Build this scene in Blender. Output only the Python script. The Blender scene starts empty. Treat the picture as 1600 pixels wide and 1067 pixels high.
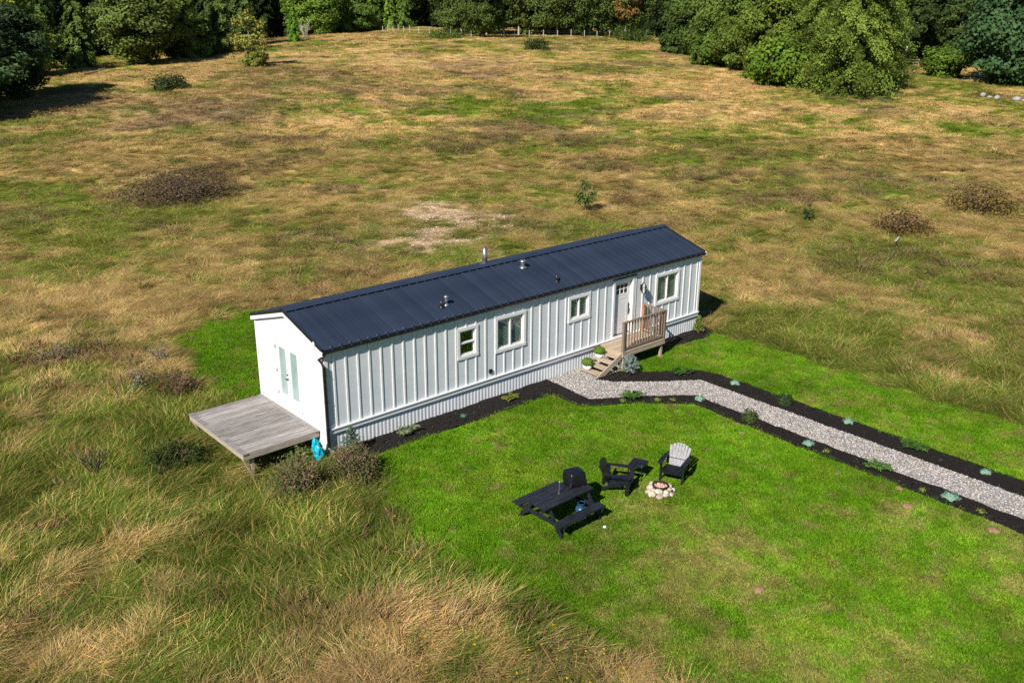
import bpy, bmesh, math, random
import numpy as np
from mathutils import Vector, Matrix
random.seed(7)
RNG = np.random.default_rng(11)
SC = bpy.context.scene
COL = SC.collection
R = math.radians

# ------------------------------------------------------------------ camera, sky, sun, exposure
cam = bpy.data.cameras.new('camera')
cam_o = bpy.data.objects.new('camera', cam)
COL.objects.link(cam_o)
cam.sensor_width = 36.0
cam.lens = 36.0 * 1468.56 / 1600.0
cam.clip_start = 0.1
cam.clip_end = 6000
YAW, PITCH, ROLL = 0.7230, 0.3483, 0.0061
CAMP = (-12.023, -21.395, 12.119)
_f = Vector((math.sin(YAW) * math.cos(PITCH), math.cos(YAW) * math.cos(PITCH), -math.sin(PITCH)))
_r = Vector((math.cos(YAW), -math.sin(YAW), 0))
_u = _r.cross(_f)
_r2 = _r * math.cos(ROLL) + _u * math.sin(ROLL)
_u2 = -_r * math.sin(ROLL) + _u * math.cos(ROLL)
_m = Matrix((_r2, _u2, -_f)).transposed().to_4x4()
_m.translation = CAMP
cam_o.matrix_world = _m
SC.camera = cam_o

SUN_AZ, SUN_EL = R(20.0), R(39.5)          # the way the light travels, measured from +X towards +Y
w = bpy.data.worlds.new('World')
SC.world = w
w.use_nodes = True
nt = w.node_tree
sky = nt.nodes.new('ShaderNodeTexSky')
sky.sky_type = 'NISHITA'
sky.sun_disc = False
sky.sun_elevation = SUN_EL
sky.sun_rotation = math.atan2(-math.cos(SUN_AZ), -math.sin(SUN_AZ))
sky.air_density = 1.0
sky.dust_density = 0.0
sky.ozone_density = 8.0
bg = nt.nodes['Background']
bg.inputs[1].default_value = 0.05
nt.links.new(sky.outputs[0], bg.inputs[0])

sun = bpy.data.lights.new('sun', 'SUN')
sun.energy = 5.0
sun.angle = R(0.53)
sun.color = (1.0, 0.93, 0.82)
sun_o = bpy.data.objects.new('sun', sun)
COL.objects.link(sun_o)
sun_o.location = (-40, -15, 40)
_d = Vector((math.cos(SUN_AZ) * math.cos(SUN_EL), math.sin(SUN_AZ) * math.cos(SUN_EL), -math.sin(SUN_EL)))
sun_o.rotation_euler = _d.to_track_quat('-Z', 'Y').to_euler()

SC.view_settings.view_transform = 'Standard'
SC.view_settings.look = 'None'
SC.view_settings.exposure = 0.55
SC.view_settings.gamma = 1.0
SC.view_settings.use_curve_mapping = False
SC.cycles.max_bounces = 5
SC.cycles.diffuse_bounces = 2
SC.cycles.transparent_max_bounces = 8
SC.cycles.use_denoising = False

# ------------------------------------------------------------------ noise and terrain
def _hash(ix, iy, s):
    h = (ix * 374761393 + iy * 668265263 + s * 1442695041) & 0xFFFFFFFF
    h = ((h ^ (h >> 13)) * 1274126177) & 0xFFFFFFFF
    h = h ^ (h >> 16)
    return (h & 0xFFFFFF) / float(0xFFFFFF)

def vnoise(x, y, s=0):
    x = np.asarray(x, float); y = np.asarray(y, float)
    fx = np.floor(x); fy = np.floor(y)
    ix = fx.astype(np.int64); iy = fy.astype(np.int64)
    tx = x - fx; ty = y - fy
    tx = tx * tx * tx * (tx * (tx * 6 - 15) + 10); ty = ty * ty * ty * (ty * (ty * 6 - 15) + 10)
    a = _hash(ix, iy, s); b = _hash(ix + 1, iy, s); c = _hash(ix, iy + 1, s); d = _hash(ix + 1, iy + 1, s)
    return (a * (1 - tx) + b * tx) * (1 - ty) + (c * (1 - tx) + d * tx) * ty

def fbm(x, y, s=0, o=4):
    v = 0; a = 0.5; t = 0
    for i in range(o):
        k = 2.03 ** i
        v = v + a * vnoise(x * k + 17.3 * i, y * k - 9.1 * i, s + i * 7)
        t += a; a *= 0.52
    return v / t

def S(a, b, x):
    t = np.clip((np.asarray(x, float) - a) / (b - a), 0, 1)
    return t * t * (3 - 2 * t)

def depth_side(x, y):
    dx = np.asarray(x, float) + 12.02; dy = np.asarray(y, float) + 21.4
    return dx * 0.6617 + dy * 0.7497, dx * 0.7497 - dy * 0.6617

def gz(x, y):
    d, l = depth_side(x, y)
    s = np.where(l < -20, 46., 84.)
    z = 1.6 * S(45, 110, d) + 4.3 * np.exp(-((l + 20) / s) ** 2) * S(70, 190, d)
    rol = (fbm(np.asarray(x) / 14., np.asarray(y) / 14., 3, 3) - 0.5) * 0.9 * S(42, 70, d)
    dip = -.32 * np.exp(-(((np.asarray(x) + 2.5) / 2.0) ** 2 + ((np.asarray(y) - .2) / 2.0) ** 2))
    return z + rol + dip

def inpoly(x, y, poly):
    x = np.asarray(x); y = np.asarray(y)
    r = np.zeros(x.shape, bool); n = len(poly); j = n - 1
    for i in range(n):
        xi, yi = poly[i]; xj, yj = poly[j]
        if yi != yj:
            c = ((yi > y) != (yj > y)) & (x < (xj - xi) * (y - yi) / (yj - yi) + xi)
            r ^= c
        j = i
    return r

PATH = [(8.42, -0.02), (8.3, -2.15), (9.5, -2.88), (11.15, -4.2), (11.05, -30), (12.35, -30), (12.38, -3.42), (11.03, -2.48), (9.98, -1.62), (9.72, -1.06), (11.7, -1.06), (11.7, -0.02)]
BED_LOW = [(0.12, -0.02), (0.2, -0.92), (2.06, -0.97), (4.36, -1.05), (7.66, -1.1), (7.62, -2.4), (9.0, -3.2), (10.58, -4.58), (10.47, -7.4), (10.42, -30), (11.06, -30), (11.16, -4.2), (9.5, -2.88), (8.3, -2.15), (8.42, -0.02)]
BED_UP = [(9.72, -1.06), (9.98, -1.62), (11.03, -2.48), (12.38, -3.42), (12.35, -30), (13.22, -30), (13.25, -3.55), (12.98, -2.85), (11.31, -1.66), (10.75, -1.12)]
BED_RIGHT = [(13.7, -0.02), (13.72, -0.62), (16.1, -0.92), (16.85, -0.6), (17.0, 0.15), (16.5, 0.4), (16.5, -0.02)]
LAWN = [(0.6, -0.9), (-0.1, -2.9), (-0.6, -5.0), (-1.1, -6.7), (-0.95, -8.1), (-0.6, -9.8), (-0.4, -11.2), (-0.2, -14), (0, -40), (16.8, -40), (16.8, -14), (16.9, -10.2), (16.6, -5.9), (16.75, -2.6), (16.6, -0.9), (17.2, 0.3), (16.4, 0.5), (0.6, 0.5)]
LAWN_BACK = [(0.3, 3.9), (-0.5, 4.4), (-0.9, 5.75), (-0.7, 8), (0.3, 12.3), (2.3, 13.1), (4.5, 13.1), (7.5, 11.5), (8, 3.9)]
HOUSE = [(-0.02, -0.02), (16.5, -0.02), (16.5, 4.04), (-0.02, 4.04)]

def lawn_mask(x, y):
    jx = (fbm(np.asarray(x) / 1.3, np.asarray(y) / 1.3, 41, 3) - 0.5) * 1.1
    jy = (fbm(np.asarray(x) / 1.3, np.asarray(y) / 1.3, 57, 3) - 0.5) * 1.1
    return inpoly(x + jx, y + jy, LAWN) | inpoly(x + jx, y + jy, LAWN_BACK)

def bed_mask(x, y, g=0.0):
    m = inpoly(x, y, PATH)
    for b in (BED_LOW, BED_UP, BED_RIGHT): m |= inpoly(x, y, b)
    return m

# ---- what grows where in the rough field: greenness, brown weed, bareness
def G(x, y, cx, cy, rx, ry):
    return np.exp(-(((x - cx) / rx) ** 2 + ((y - cy) / ry) ** 2))

def field(x, y):
    x = np.asarray(x, float); y = np.asarray(y, float)
    d, l = depth_side(x, y)
    wx = x + 5 * (fbm(x / 11, y / 11, 5, 2) - .5); wy = y + 5 * (fbm(x / 11, y / 11, 6, 2) - .5)
    big = fbm(wx / 17, wy / 17, 21, 3); mid = fbm(wx / 4.2, wy / 4.2, 22, 3); fine = fbm(wx / 1.2, wy / 1.2, 23, 3)
    g = 0.57 + 1.15 * (big - 0.5) + 1.35 * (mid - 0.5) + 1.7 * (fine - 0.5) + .30 * (1 - S(22, 40, d)) - .02 * S(30, 45, d) + .75 * (fbm(x / .45, y / .45, 24, 2) - .5)
    for (cx, cy, rx, ry, a) in GREEN: g = g + a * (1.3 if a > 0 else .8) * G(x, y, cx, cy, rx, ry)
    g = g + .7 * G(x, y, 25.2, 14.0, 2.8, 1.6)
    g = g - 0.04 * S(60, 120, d)
    br = fbm(wx / 6.5, wy / 6.5, 31, 3) + 0.35 * (fine - .5)
    br = S(0.56, 0.72, br) * (.18 + .55 * S(36, 62, d))
    for (cx, cy, rx, ry, a) in BROWN: br = br + a * G(x, y, cx, cy, rx, ry)
    bare = 1.3 * G(x, y, 17.3, 18.6, 3.0, 3.4) + 1.15 * G(x, y, 20.6, 24.0, 2.8, 3.4) + .75 * G(x, y, 24.0, 19.8, 2.6, 2.6) + 2.3 * (fbm(x / 1.4, y / 1.4, 71, 4) - .55)
    bare = S(0.28, 0.95, bare)
    return np.clip(g, 0, 1), np.clip(br, 0, 1), bare

GREEN = []
BROWN = []
GREEN = [(3.2, 34.9, 3.9, 3.9, 0.6), (5.0, 44.5, 4.2, 4.2, 0.4), (11.3, 32.4, 3.1, 3.1, 0.5), (7.7, 32.2, 2.5, 2.5, 0.35), (2.5, 26.5, 2.9, 2.9, 0.25), (51.9, 24.6, 7.2, 7.2, 0.45), (72.8, 16.6, 4.7, 4.7, 0.5), (51.7, 46.3, 6.5, 6.5, 0.3), (42.5, 55.7, 6.7, 6.7, 0.2), (30.8, -0.5, 4.1, 4.1, 0.3), (36.9, 1.0, 2.4, 2.4, 0.4), (37.0, 4.7, 1.6, 1.6, 0.3), (25.5, 14.2, 1.9, 1.9, 0.6), (-2.5, -2.1, 1.8, 1.8, 0.4), (-1.0, -4.7, 1.1, 1.1, 0.6), (-0.6, -5.7, 0.8, 0.8, 0.5), (-5.3, 6.1, 1.7, 1.7, 0.45), (-3.4, 3.9, 1.1, 1.1, 0.35), (-2.8, 6.4, 1.2, 1.2, 0.35), (-2.7, -5.7, 0.8, 0.8, 0.35), (19.7, -1.2, 2.0, 2.0, 0.3), (20.3, -3.7, 2.9, 2.9, 0.3), (-0.8, 7.5, 0.8, 0.8, 0.3), (-6.8, 3.3, 1.5, 1.5, 0.25), (-4.7, 1.5, 1.5, 1.5, 0.3), (-5.2, -6.5, 1.1, 1.1, 0.1), (35.1, 19.3, 7.4, 7.4, -0.45), (38.5, 9.5, 6.2, 6.2, -0.4), (25.3, 4.1, 3.0, 3.0, -0.45), (88.4, 22.7, 11.1, 11.1, -0.3), (69.6, 36.9, 11.9, 11.9, -0.25), (74.2, 90.6, 34.9, 34.9, -0.2), (99.1, 82.6, 23.1, 23.1, -0.2), (-2.3, -8.4, 1.4, 1.4, -0.55), (-4.0, -2.8, 0.9, 0.9, -0.45), (-7.7, -1.4, 1.3, 1.3, -0.3), (10.3, 12.6, 3.5, 3.5, -0.35), (1.7, 16.4, 3.8, 3.8, -0.35), (7.9, 18.8, 3.9, 3.9, -0.3), (19.9, 11.9, 3.4, 3.4, -0.4), (19.5, -9.9, 2.0, 2.0, -0.35), (-4.2, -0.3, 0.8, 0.8, -0.45), (-4.0, -7.7, 1.5, 1.5, -0.4), (-6.4, -5.4, 0.8, 0.8, -0.2), (61.4, 8.7, 6.4, 6.4, -0.35), (-5.0, 9.6, 1.2, 1.2, -0.2)]
BROWN = [(25.5, 75.0, 11.0, 11.0, 0.6), (26.3, 64.8, 7.4, 7.4, 0.5), (48.8, 92.7, 14.4, 14.4, 0.4), (73.5, 73.3, 7.8, 7.8, 0.4), (11.8, 38.8, 3.5, 3.5, 0.9), (3.4, 3.8, 0.0, 0.0, 0), (40.1, 26.3, 2.3, 2.3, 0.5), (-2.9, 12.4, 1.8, 1.8, 0.4), (-8.7, -2.9, 0.8, 0.8, 0.2), (32.1, 1.6, 2.1, 2.1, 0.3), (44.4, 80.2, 9.3, 9.3, 0.35), (22.9, 19.4, 2.8, 2.8, 0.5)]

# ------------------------------------------------------------------ materials
def new_mat(name):
    m = bpy.data.materials.new(name); m.use_nodes = True
    n = m.node_tree.nodes; n.clear()
    return m, n, m.node_tree.links

def surf(name, c1, c2=None, scale=8.0, rough=0.7, bump=0.0, bscale=None, metal=0.0, stretch=None, spec=0.5, rnd=0.0, detail=5.0, coords='Object', contrast=(0.35, 0.65)):
    """principled material: two colours mixed by noise, optional bump, optional per-object brightness change"""
    m, n, L = new_mat(name)
    out = n.new('ShaderNodeOutputMaterial'); b = n.new('ShaderNodeBsdfPrincipled')
    L.new(b.outputs[0], out.inputs[0])
    b.inputs['Roughness'].default_value = rough; b.inputs['Metallic'].default_value = metal
    b.inputs['Specular IOR Level'].default_value = spec
    tc = n.new('ShaderNodeTexCoord'); mp = n.new('ShaderNodeMapping')
    if coords == 'World':
        ge = n.new('ShaderNodeNewGeometry'); L.new(ge.outputs['Position'], mp.inputs[0])
    else:
        L.new(tc.outputs[coords], mp.inputs[0])
    if stretch: mp.inputs['Scale'].default_value = stretch
    nz = n.new('ShaderNodeTexNoise'); nz.inputs['Scale'].default_value = scale; nz.inputs['Detail'].default_value = detail
    L.new(mp.outputs[0], nz.inputs['Vector'])
    rp = n.new('ShaderNodeValToRGB')
    rp.color_ramp.elements[0].position = contrast[0]; rp.color_ramp.elements[1].position = contrast[1]
    rp.color_ramp.elements[0].color = (*c1, 1); rp.color_ramp.elements[1].color = (*(c2 or c1), 1)
    L.new(nz.outputs[0], rp.inputs[0])
    col = rp.outputs[0]
    if rnd:
        oi = n.new('ShaderNodeObjectInfo'); mr = n.new('ShaderNodeMapRange')
        mr.inputs['To Min'].default_value = 1 - rnd; mr.inputs['To Max'].default_value = 1 + rnd
        L.new(oi.outputs['Random'], mr.inputs['Value'])
        mx = n.new('ShaderNodeVectorMath'); mx.operation = 'SCALE'
        L.new(col, mx.inputs[0]); L.new(mr.outputs[0], mx.inputs['Scale']); col = mx.outputs[0]
    L.new(col, b.inputs['Base Color'])
    if bump:
        n2 = n.new('ShaderNodeTexNoise'); n2.inputs['Scale'].default_value = bscale or scale * 3; n2.inputs['Detail'].default_value = 4
        L.new(mp.outputs[0], n2.inputs['Vector'])
        bp = n.new('ShaderNodeBump'); bp.inputs['Strength'].default_value = bump; bp.inputs['Distance'].default_value = 0.02
        L.new(n2.outputs[0], bp.inputs['Height']); L.new(bp.outputs[0], b.inputs['Normal'])
    return m

def leafy(name, mode, tint=(1, 1, 1), trans=0.3, var='v'):
    """foliage: colour of the instance / object times a per-leaf variation, diffuse + translucent"""
    m, n, L = new_mat(name)
    out = n.new('ShaderNodeOutputMaterial')
    df = n.new('ShaderNodeBsdfDiffuse'); tr = n.new('ShaderNodeBsdfTranslucent'); mx = n.new('ShaderNodeMixShader')
    mx.inputs[0].default_value = trans
    L.new(df.outputs[0], mx.inputs[1]); L.new(tr.outputs[0], mx.inputs[2]); L.new(mx.outputs[0], out.inputs[0])
    va = n.new('ShaderNodeAttribute'); va.attribute_name = var
    if mode == 'instance':
        a = n.new('ShaderNodeAttribute'); a.attribute_type = 'INSTANCER'; a.attribute_name = 'col'; c = a.outputs['Color']
    elif mode == 'object':
        a = n.new('ShaderNodeObjectInfo'); c = a.outputs['Color']
    else:
        a = n.new('ShaderNodeRGB'); a.outputs[0].default_value = (*tint, 1); c = a.outputs[0]
    mul = n.new('ShaderNodeVectorMath'); mul.operation = 'MULTIPLY'
    L.new(c, mul.inputs[0]); L.new(va.outputs['Color'], mul.inputs[1])
    L.new(mul.outputs[0], df.inputs[0]); L.new(mul.outputs[0], tr.inputs[0])
    return m

M = {}
M['white'] = surf('painted_white_siding', (0.59, 0.635, 0.675), (0.64, 0.68, 0.715), 3, 0.55, 0.05, 60)
M['trim'] = surf('white_trim_paint', (0.71, 0.71, 0.71), (0.76, 0.76, 0.76), 5, 0.45)
M['skirt'] = surf('white_vinyl_skirting', (0.62, 0.65, 0.68), (0.70, 0.72, 0.74), 2.2, 0.5, stretch=(1, 1, .3))
M['roof'] = surf('dark_painted_roof_metal', (0.020, 0.030, 0.056), (0.027, 0.039, 0.068), 1.1, 0.5, rnd=0.14, spec=0.2)
M['black'] = surf('black_gutter_metal', (0.010, 0.010, 0.012), (0.015, 0.015, 0.017), 6, 0.4)
M['galv'] = surf('galvanised_metal', (0.32, 0.34, 0.36), (0.46, 0.47, 0.49), 14, 0.35, metal=0.85)
M['deckwood'] = surf('weathered_deck_wood', (0.155, 0.14, 0.135), (0.385, 0.352, 0.335), 5, 0.85, 0.4, 30, stretch=(0.5, 5, 5), rnd=0.26, coords='World', contrast=(.3, .7))
M['deckrim'] = surf('pale_weathered_wood', (0.30, 0.25, 0.20), (0.42, 0.36, 0.29), 4, 0.8, 0.3, 20, stretch=(1, 1, 4), rnd=0.12, coords='World')
M['porchwood'] = surf('light_porch_wood', (0.34, 0.26, 0.18), (0.47, 0.38, 0.28), 5, 0.8, 0.3, 25, stretch=(.6, 5, 5), rnd=0.12, coords='World')
M['railwood'] = surf('brown_rail_wood', (0.15, 0.105, 0.075), (0.24, 0.175, 0.13), 6, 0.75, 0.3, 25, stretch=(3, 3, .6), rnd=0.15, coords='World')
M['redpost'] = surf('reddish_post_wood', (0.30, 0.13, 0.07), (0.38, 0.19, 0.11), 6, 0.75)
M['mulch'] = surf('dark_bark_mulch', (0.006, 0.005, 0.0048), (0.022, 0.018, 0.016), 38, 0.95, 1.0, 70, spec=0.2, coords='World')
M['gravelbed'] = surf('grey_path_gravel', (0.11, 0.105, 0.105), (0.36, 0.345, 0.335), 34, 0.9, 1.0, 40, coords='World', contrast=(.42, .6))
M['blackpaint'] = surf('black_painted_wood', (0.010, 0.0115, 0.016), (0.022, 0.025, 0.034), 5, 0.42, 0.3, 25, stretch=(.5, 4, 4), rnd=0.12, spec=0.4)
M['blackplastic'] = surf('black_plastic', (0.007, 0.008, 0.010), (0.014, 0.0155, 0.019), 6, 0.32)
M['greyslat'] = surf('streaky_grey_plastic', (0.13, 0.13, 0.145), (0.27, 0.27, 0.29), 9, 0.35, stretch=(4, 4, .6))  # streaky grey, lighter than the black of the other chair parts
M['cover'] = surf('black_vinyl_cover', (0.005, 0.006, 0.008), (0.009, 0.010, 0.014), 5, 0.36, 0.35, 9)
M['stone'] = surf('pale_field_stone', (0.30, 0.24, 0.18), (0.52, 0.46, 0.385), 7, 0.85, 0.5, 25, rnd=0.25)
M['lava'] = surf('pink_fire_rock', (0.45, 0.26, 0.20), (0.66, 0.47, 0.38), 20, 0.9, 0.4, 40)
M['rust'] = surf('dark_rusted_steel', (0.018, 0.013, 0.011), (0.04, 0.025, 0.018), 12, 0.7)
M['pot'] = surf('white_glazed_pot', (0.78, 0.78, 0.76), (0.83, 0.83, 0.81), 5, 0.35)
M['bark'] = surf('tree_bark', (0.09, 0.07, 0.055), (0.17, 0.14, 0.11), 6, 0.9, 0.6, 20, stretch=(3, 3, .6))
M['palebark'] = surf('pale_tree_bark', (0.28, 0.26, 0.23), (0.46, 0.43, 0.39), 5, 0.9, 0.4, 20)
M['twig'] = surf('dry_brown_stem', (0.16, 0.10, 0.065), (0.26, 0.18, 0.11), 9, 0.9)
M['burnt'] = surf('dark_dead_twig', (0.015, 0.012, 0.012), (0.03, 0.024, 0.022), 9, 0.9)
M['post'] = surf('grey_fence_post', (0.32, 0.30, 0.27), (0.50, 0.47, 0.43), 6, 0.85)
M['wire'] = surf('fence_wire', (0.25, 0.25, 0.25), (0.35, 0.35, 0.35), 6, 0.5, metal=.6)
M['bag'] = surf('turquoise_plastic_bag', (0.0, 0.42, 0.62), (0.05, 0.62, 0.68), 9, 0.4, 0.6, 12, contrast=(.5, .62))
M['tank'] = surf('navy_tank_paint', (0.015, 0.05, 0.12), (0.02, 0.07, 0.15), 5, 0.35)
M['dirt'] = surf('reddish_dug_earth', (0.20, 0.115, 0.06), (0.31, 0.20, 0.11), 14, 0.95, 0.8, 30)
M['rock'] = surf('pale_grey_rock', (0.25, 0.24, 0.23), (0.38, 0.37, 0.35), 4, 0.9, 0.5, 12)
M['blind'] = surf('white_blind_slat', (0.80, 0.82, 0.81), (0.84, 0.85, 0.84), 5, 0.5)
M['interior'] = surf('dim_room_wall', (0.10, 0.10, 0.09), (0.13, 0.13, 0.12), 2, 0.9)
M['lampglass'] = surf('lantern_glass', (0.45, 0.47, 0.48), (0.55, 0.56, 0.57), 5, 0.15)
M['doorglass'] = surf('frosted_door_glass', (0.24, 0.34, 0.34), (0.36, 0.45, 0.45), 1.4, 0.12, spec=0.6)
M['steelblue'] = surf('blue_metal_drip_cap', (0.02, 0.06, 0.11), (0.03, 0.075, 0.13), 5, 0.5)

def glass_mat():
    m, n, L = new_mat('window_glass')
    out = n.new('ShaderNodeOutputMaterial'); t = n.new('ShaderNodeBsdfTransparent'); g = n.new('ShaderNodeBsdfGlossy')
    g.inputs['Roughness'].default_value = 0.02
    t.inputs[0].default_value = (0.80, 0.88, 0.84, 1)
    lw = n.new('ShaderNodeLayerWeight'); lw.inputs[0].default_value = 0.22
    mx = n.new('ShaderNodeMixShader')
    L.new(lw.outputs['Facing'], mx.inputs[0]); L.new(t.outputs[0], mx.inputs[1]); L.new(g.outputs[0], mx.inputs[2])
    L.new(mx.outputs[0], out.inputs[0])
    return m
M['glass'] = glass_mat()
M['grass'] = leafy('grass_blades', 'instance', trans=0.22)
M['leaf'] = leafy('tree_leaves', 'object', trans=0.25)
M['pebble'] = leafy('path_pebbles', 'instance', trans=0.0)

# ------------------------------------------------------------------ mesh helpers
class MB:
    def __init__(s): s.v = []; s.f = []
    def add(s, vs, fs):
        o = len(s.v); s.v += [tuple(v) for v in vs]; s.f += [tuple(i + o for i in f) for f in fs]; return s
    def box(s, x0, x1, y0, y1, z0, z1):
        return s.add([(x0, y0, z0), (x1, y0, z0), (x1, y1, z0), (x0, y1, z0), (x0, y0, z1), (x1, y0, z1), (x1, y1, z1), (x0, y1, z1)],
                     [(0, 3, 2, 1), (4, 5, 6, 7), (0, 1, 5, 4), (1, 2, 6, 5), (2, 3, 7, 6), (3, 0, 4, 7)])
    def bar(s, a, b, wdt, th, up=(0, 0, 1)):
        """rectangular bar from a to b; wdt across, th along 'up'"""
        a = Vector(a); b = Vector(b); d = (b - a).normalized(); u = Vector(up)
        sd = d.cross(u)
        if sd.length < 1e-4: sd = d.cross(Vector((1, 0, 0)))
        sd.normalize(); u = sd.cross(d).normalized()
        vs = []
        for p in (a, b):
            for (i, j) in ((-1, -1), (1, -1), (1, 1), (-1, 1)):
                vs.append(p + sd * (i * wdt / 2) + u * (j * th / 2))
        return s.add(vs, [(0, 1, 2, 3), (7, 6, 5, 4), (0, 4, 5, 1), (1, 5, 6, 2), (2, 6, 7, 3), (3, 7, 4, 0)])
    def tube(s, pts, rad, n=6, cap=True):
        pts = [Vector(p) for p in pts]
        if not hasattr(rad, '__len__'): rad = [rad] * len(pts)
        o = len(s.v); prev = None
        for i, p in enumerate(pts):
            d = (pts[min(i + 1, len(pts) - 1)] - pts[max(i - 1, 0)]).normalized()
            u = d.orthogonal().normalized() if prev is None else (prev - d * prev.dot(d)).normalized()
            prev = u; w_ = d.cross(u)
            for k in range(n):
                a = 2 * math.pi * k / n
                s.v.append(tuple(p + (u * math.cos(a) + w_ * math.sin(a)) * rad[i]))
        for i in range(len(pts) - 1):
            for k in range(n):
                a = o + i * n + k; b = o + i * n + (k + 1) % n
                s.f.append((a, b, b + n, a + n))
        if cap:
            s.f.append(tuple(o + k for k in reversed(range(n))))
            s.f.append(tuple(o + (len(pts) - 1) * n + k for k in range(n)))
        return s
    def lathe(s, prof, c=(0, 0, 0), n=14):
        o = len(s.v)
        for (r, z) in prof:
            for k in range(n):
                a = 2 * math.pi * k / n
                s.v.append((c[0] + r * math.cos(a), c[1] + r * math.sin(a), c[2] + z))
        for i in range(len(prof) - 1):
            for k in range(n):
                a = o + i * n + k; b = o + i * n + (k + 1) % n
                s.f.append((a, b, b + n, a + n))
        s.f.append(tuple(o + k for k in reversed(range(n)))); s.f.append(tuple(o + (len(prof) - 1) * n + k for k in range(n)))
        return s
    def prism(s, poly, ax, a0, a1):
        """poly in the two other axes, extruded along axis ax"""
        def mk(p, t):
            return (t, p[0], p[1]) if ax == 0 else ((p[0], t, p[1]) if ax == 1 else (p[0], p[1], t))
        n = len(poly)
        return s.add([mk(p, a0) for p in poly] + [mk(p, a1) for p in poly],
                     [tuple(range(n)), tuple(reversed(range(n, 2 * n)))] + [(i, i + n, (i + 1) % n + n, (i + 1) % n) for i in range(n)])
    def mesh(s, name, mat, smooth=False):
        me = bpy.data.meshes.new(name); me.from_pydata(s.v, [], s.f)
        bm = bmesh.new(); bm.from_mesh(me); bmesh.ops.recalc_face_normals(bm, faces=bm.faces); bm.to_mesh(me); bm.free()
        me.materials.append(mat if not isinstance(mat, str) else M[mat])
        if smooth: me.polygons.foreach_set('use_smooth', [True] * len(me.polygons))
        return me
    def build(s, name, mat, parent=None, smooth=False):
        return link(name, s.mesh(name, mat, smooth), parent)

def link(name, data, parent=None, loc=None, rz=None):
    o = bpy.data.objects.new(name, data); COL.objects.link(o)
    if parent: o.parent = parent
    if loc is not None: o.location = loc
    if rz is not None: o.rotation_euler = (0, 0, rz)
    return o

def tag(o, label=None, cat=None, group=None, kind=None):
    if label: o['label'] = label
    if cat: o['category'] = cat
    if group: o['group'] = group
    if kind: o['kind'] = kind
    return o

def thing(name, label, cat, loc=(0, 0, 0), rz=0, group=None):
    return tag(link(name, None, None, loc, rz), label, cat, group)

def copy_tree(o, parent=None):
    c = o.copy(); COL.objects.link(c); c.parent = parent
    for ch in list(o.children): copy_tree(ch, c)
    return c

def np_mesh(name, V, F, mat, attrs=None, smooth=False):
    """V (n,3), F (m,k) arrays; attrs: name -> (n,3) point colours"""
    me = bpy.data.meshes.new(name)
    V = np.asarray(V, np.float32); F = np.asarray(F, np.int32)
    me.vertices.add(len(V)); me.vertices.foreach_set('co', V.ravel())
    k = F.shape[1]
    me.loops.add(F.size); me.loops.foreach_set('vertex_index', F.ravel())
    me.polygons.add(len(F)); me.polygons.foreach_set('loop_start', np.arange(0, F.size, k, dtype=np.int32))
    me.update(calc_edges=True)
    if attrs:
        for an, c in attrs.items():
            a = me.attributes.new(an, 'FLOAT_COLOR', 'POINT')
            a.data.foreach_set('color', np.concatenate([c, np.ones((len(c), 1))], 1).astype(np.float32).ravel())
    if smooth: me.polygons.foreach_set('use_smooth', np.ones(len(F), bool))
    me.materials.append(M[mat] if isinstance(mat, str) else mat)
    return me

# ------------------------------------------------------------------ the ground, one sheet to the horizon
C_TAN = np.array([0.52, 0.355, 0.148]); C_OLIVE = np.array([0.32, 0.27, 0.070]); C_GREEN = np.array([0.120, 0.175, 0.020])
C_BROWN = np.array([0.165, 0.105, 0.070]); C_LAWN = np.array([0.122, 0.268, 0.012]); C_LAWNDRY = np.array([0.31, 0.24, 0.09]); C_BARE = np.array([0.43, 0.30, 0.195])
def mix(a, b, t): return a + (b - a) * t[:, None]

def rough_colour(x, y):
    g, br, bare = field(x, y)
    fine = fbm(x / .7, y / .7, 91, 2)
    t = np.clip(g + .5 * (fine - .5), 0, 1)
    c = mix(np.repeat(C_TAN[None], len(x), 0), C_OLIVE[None], S(.18, .52, t)); c = mix(c, C_GREEN[None], S(.55, .92, t))
    c = mix(c, C_BROWN[None], br * .75); c = mix(c, C_BARE[None], bare * .85)
    return c, g, br, bare

def lawn_colour(x, y):
    d = fbm(x / 1.1, y / 1.1, 81, 4) * 0.62 + fbm(x / 4.5, y / 4.5, 82, 2) * 0.5
    dry = (1 - S(-11.5, -6.5, y)) * (1 - .8 * S(3, 8, x)) * .30 + .05 * (1 - S(-9, -4, y))
    sp = fbm(x / .35, y / .35, 83, 3)
    t = S(0.52, 0.95, d + dry - 0.15 + .9 * (sp - .5)) * 0.70
    c = mix(np.repeat(C_LAWN[None], len(x), 0), C_LAWNDRY[None], t)
    c = mix(c, np.array([[.25, .31, .035]]), S(.42, .75, fbm(x / .55, y / .55, 86, 3)) * .42)
    c = mix(c, np.array([[.075, .165, .010]]), S(.5, .75, fbm(x / 2.7, y / 2.7, 87, 3)) * .5)
    c = mix(c, np.array([[.30, .20, .10]]), S(.70, .80, fbm(x / .33, y / .33, 88, 2)) * .5)
    b = 0.72 + 0.62 * fbm(x / 1.6, y / 1.6, 85, 4)
    return c * b[:, None], t

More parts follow.
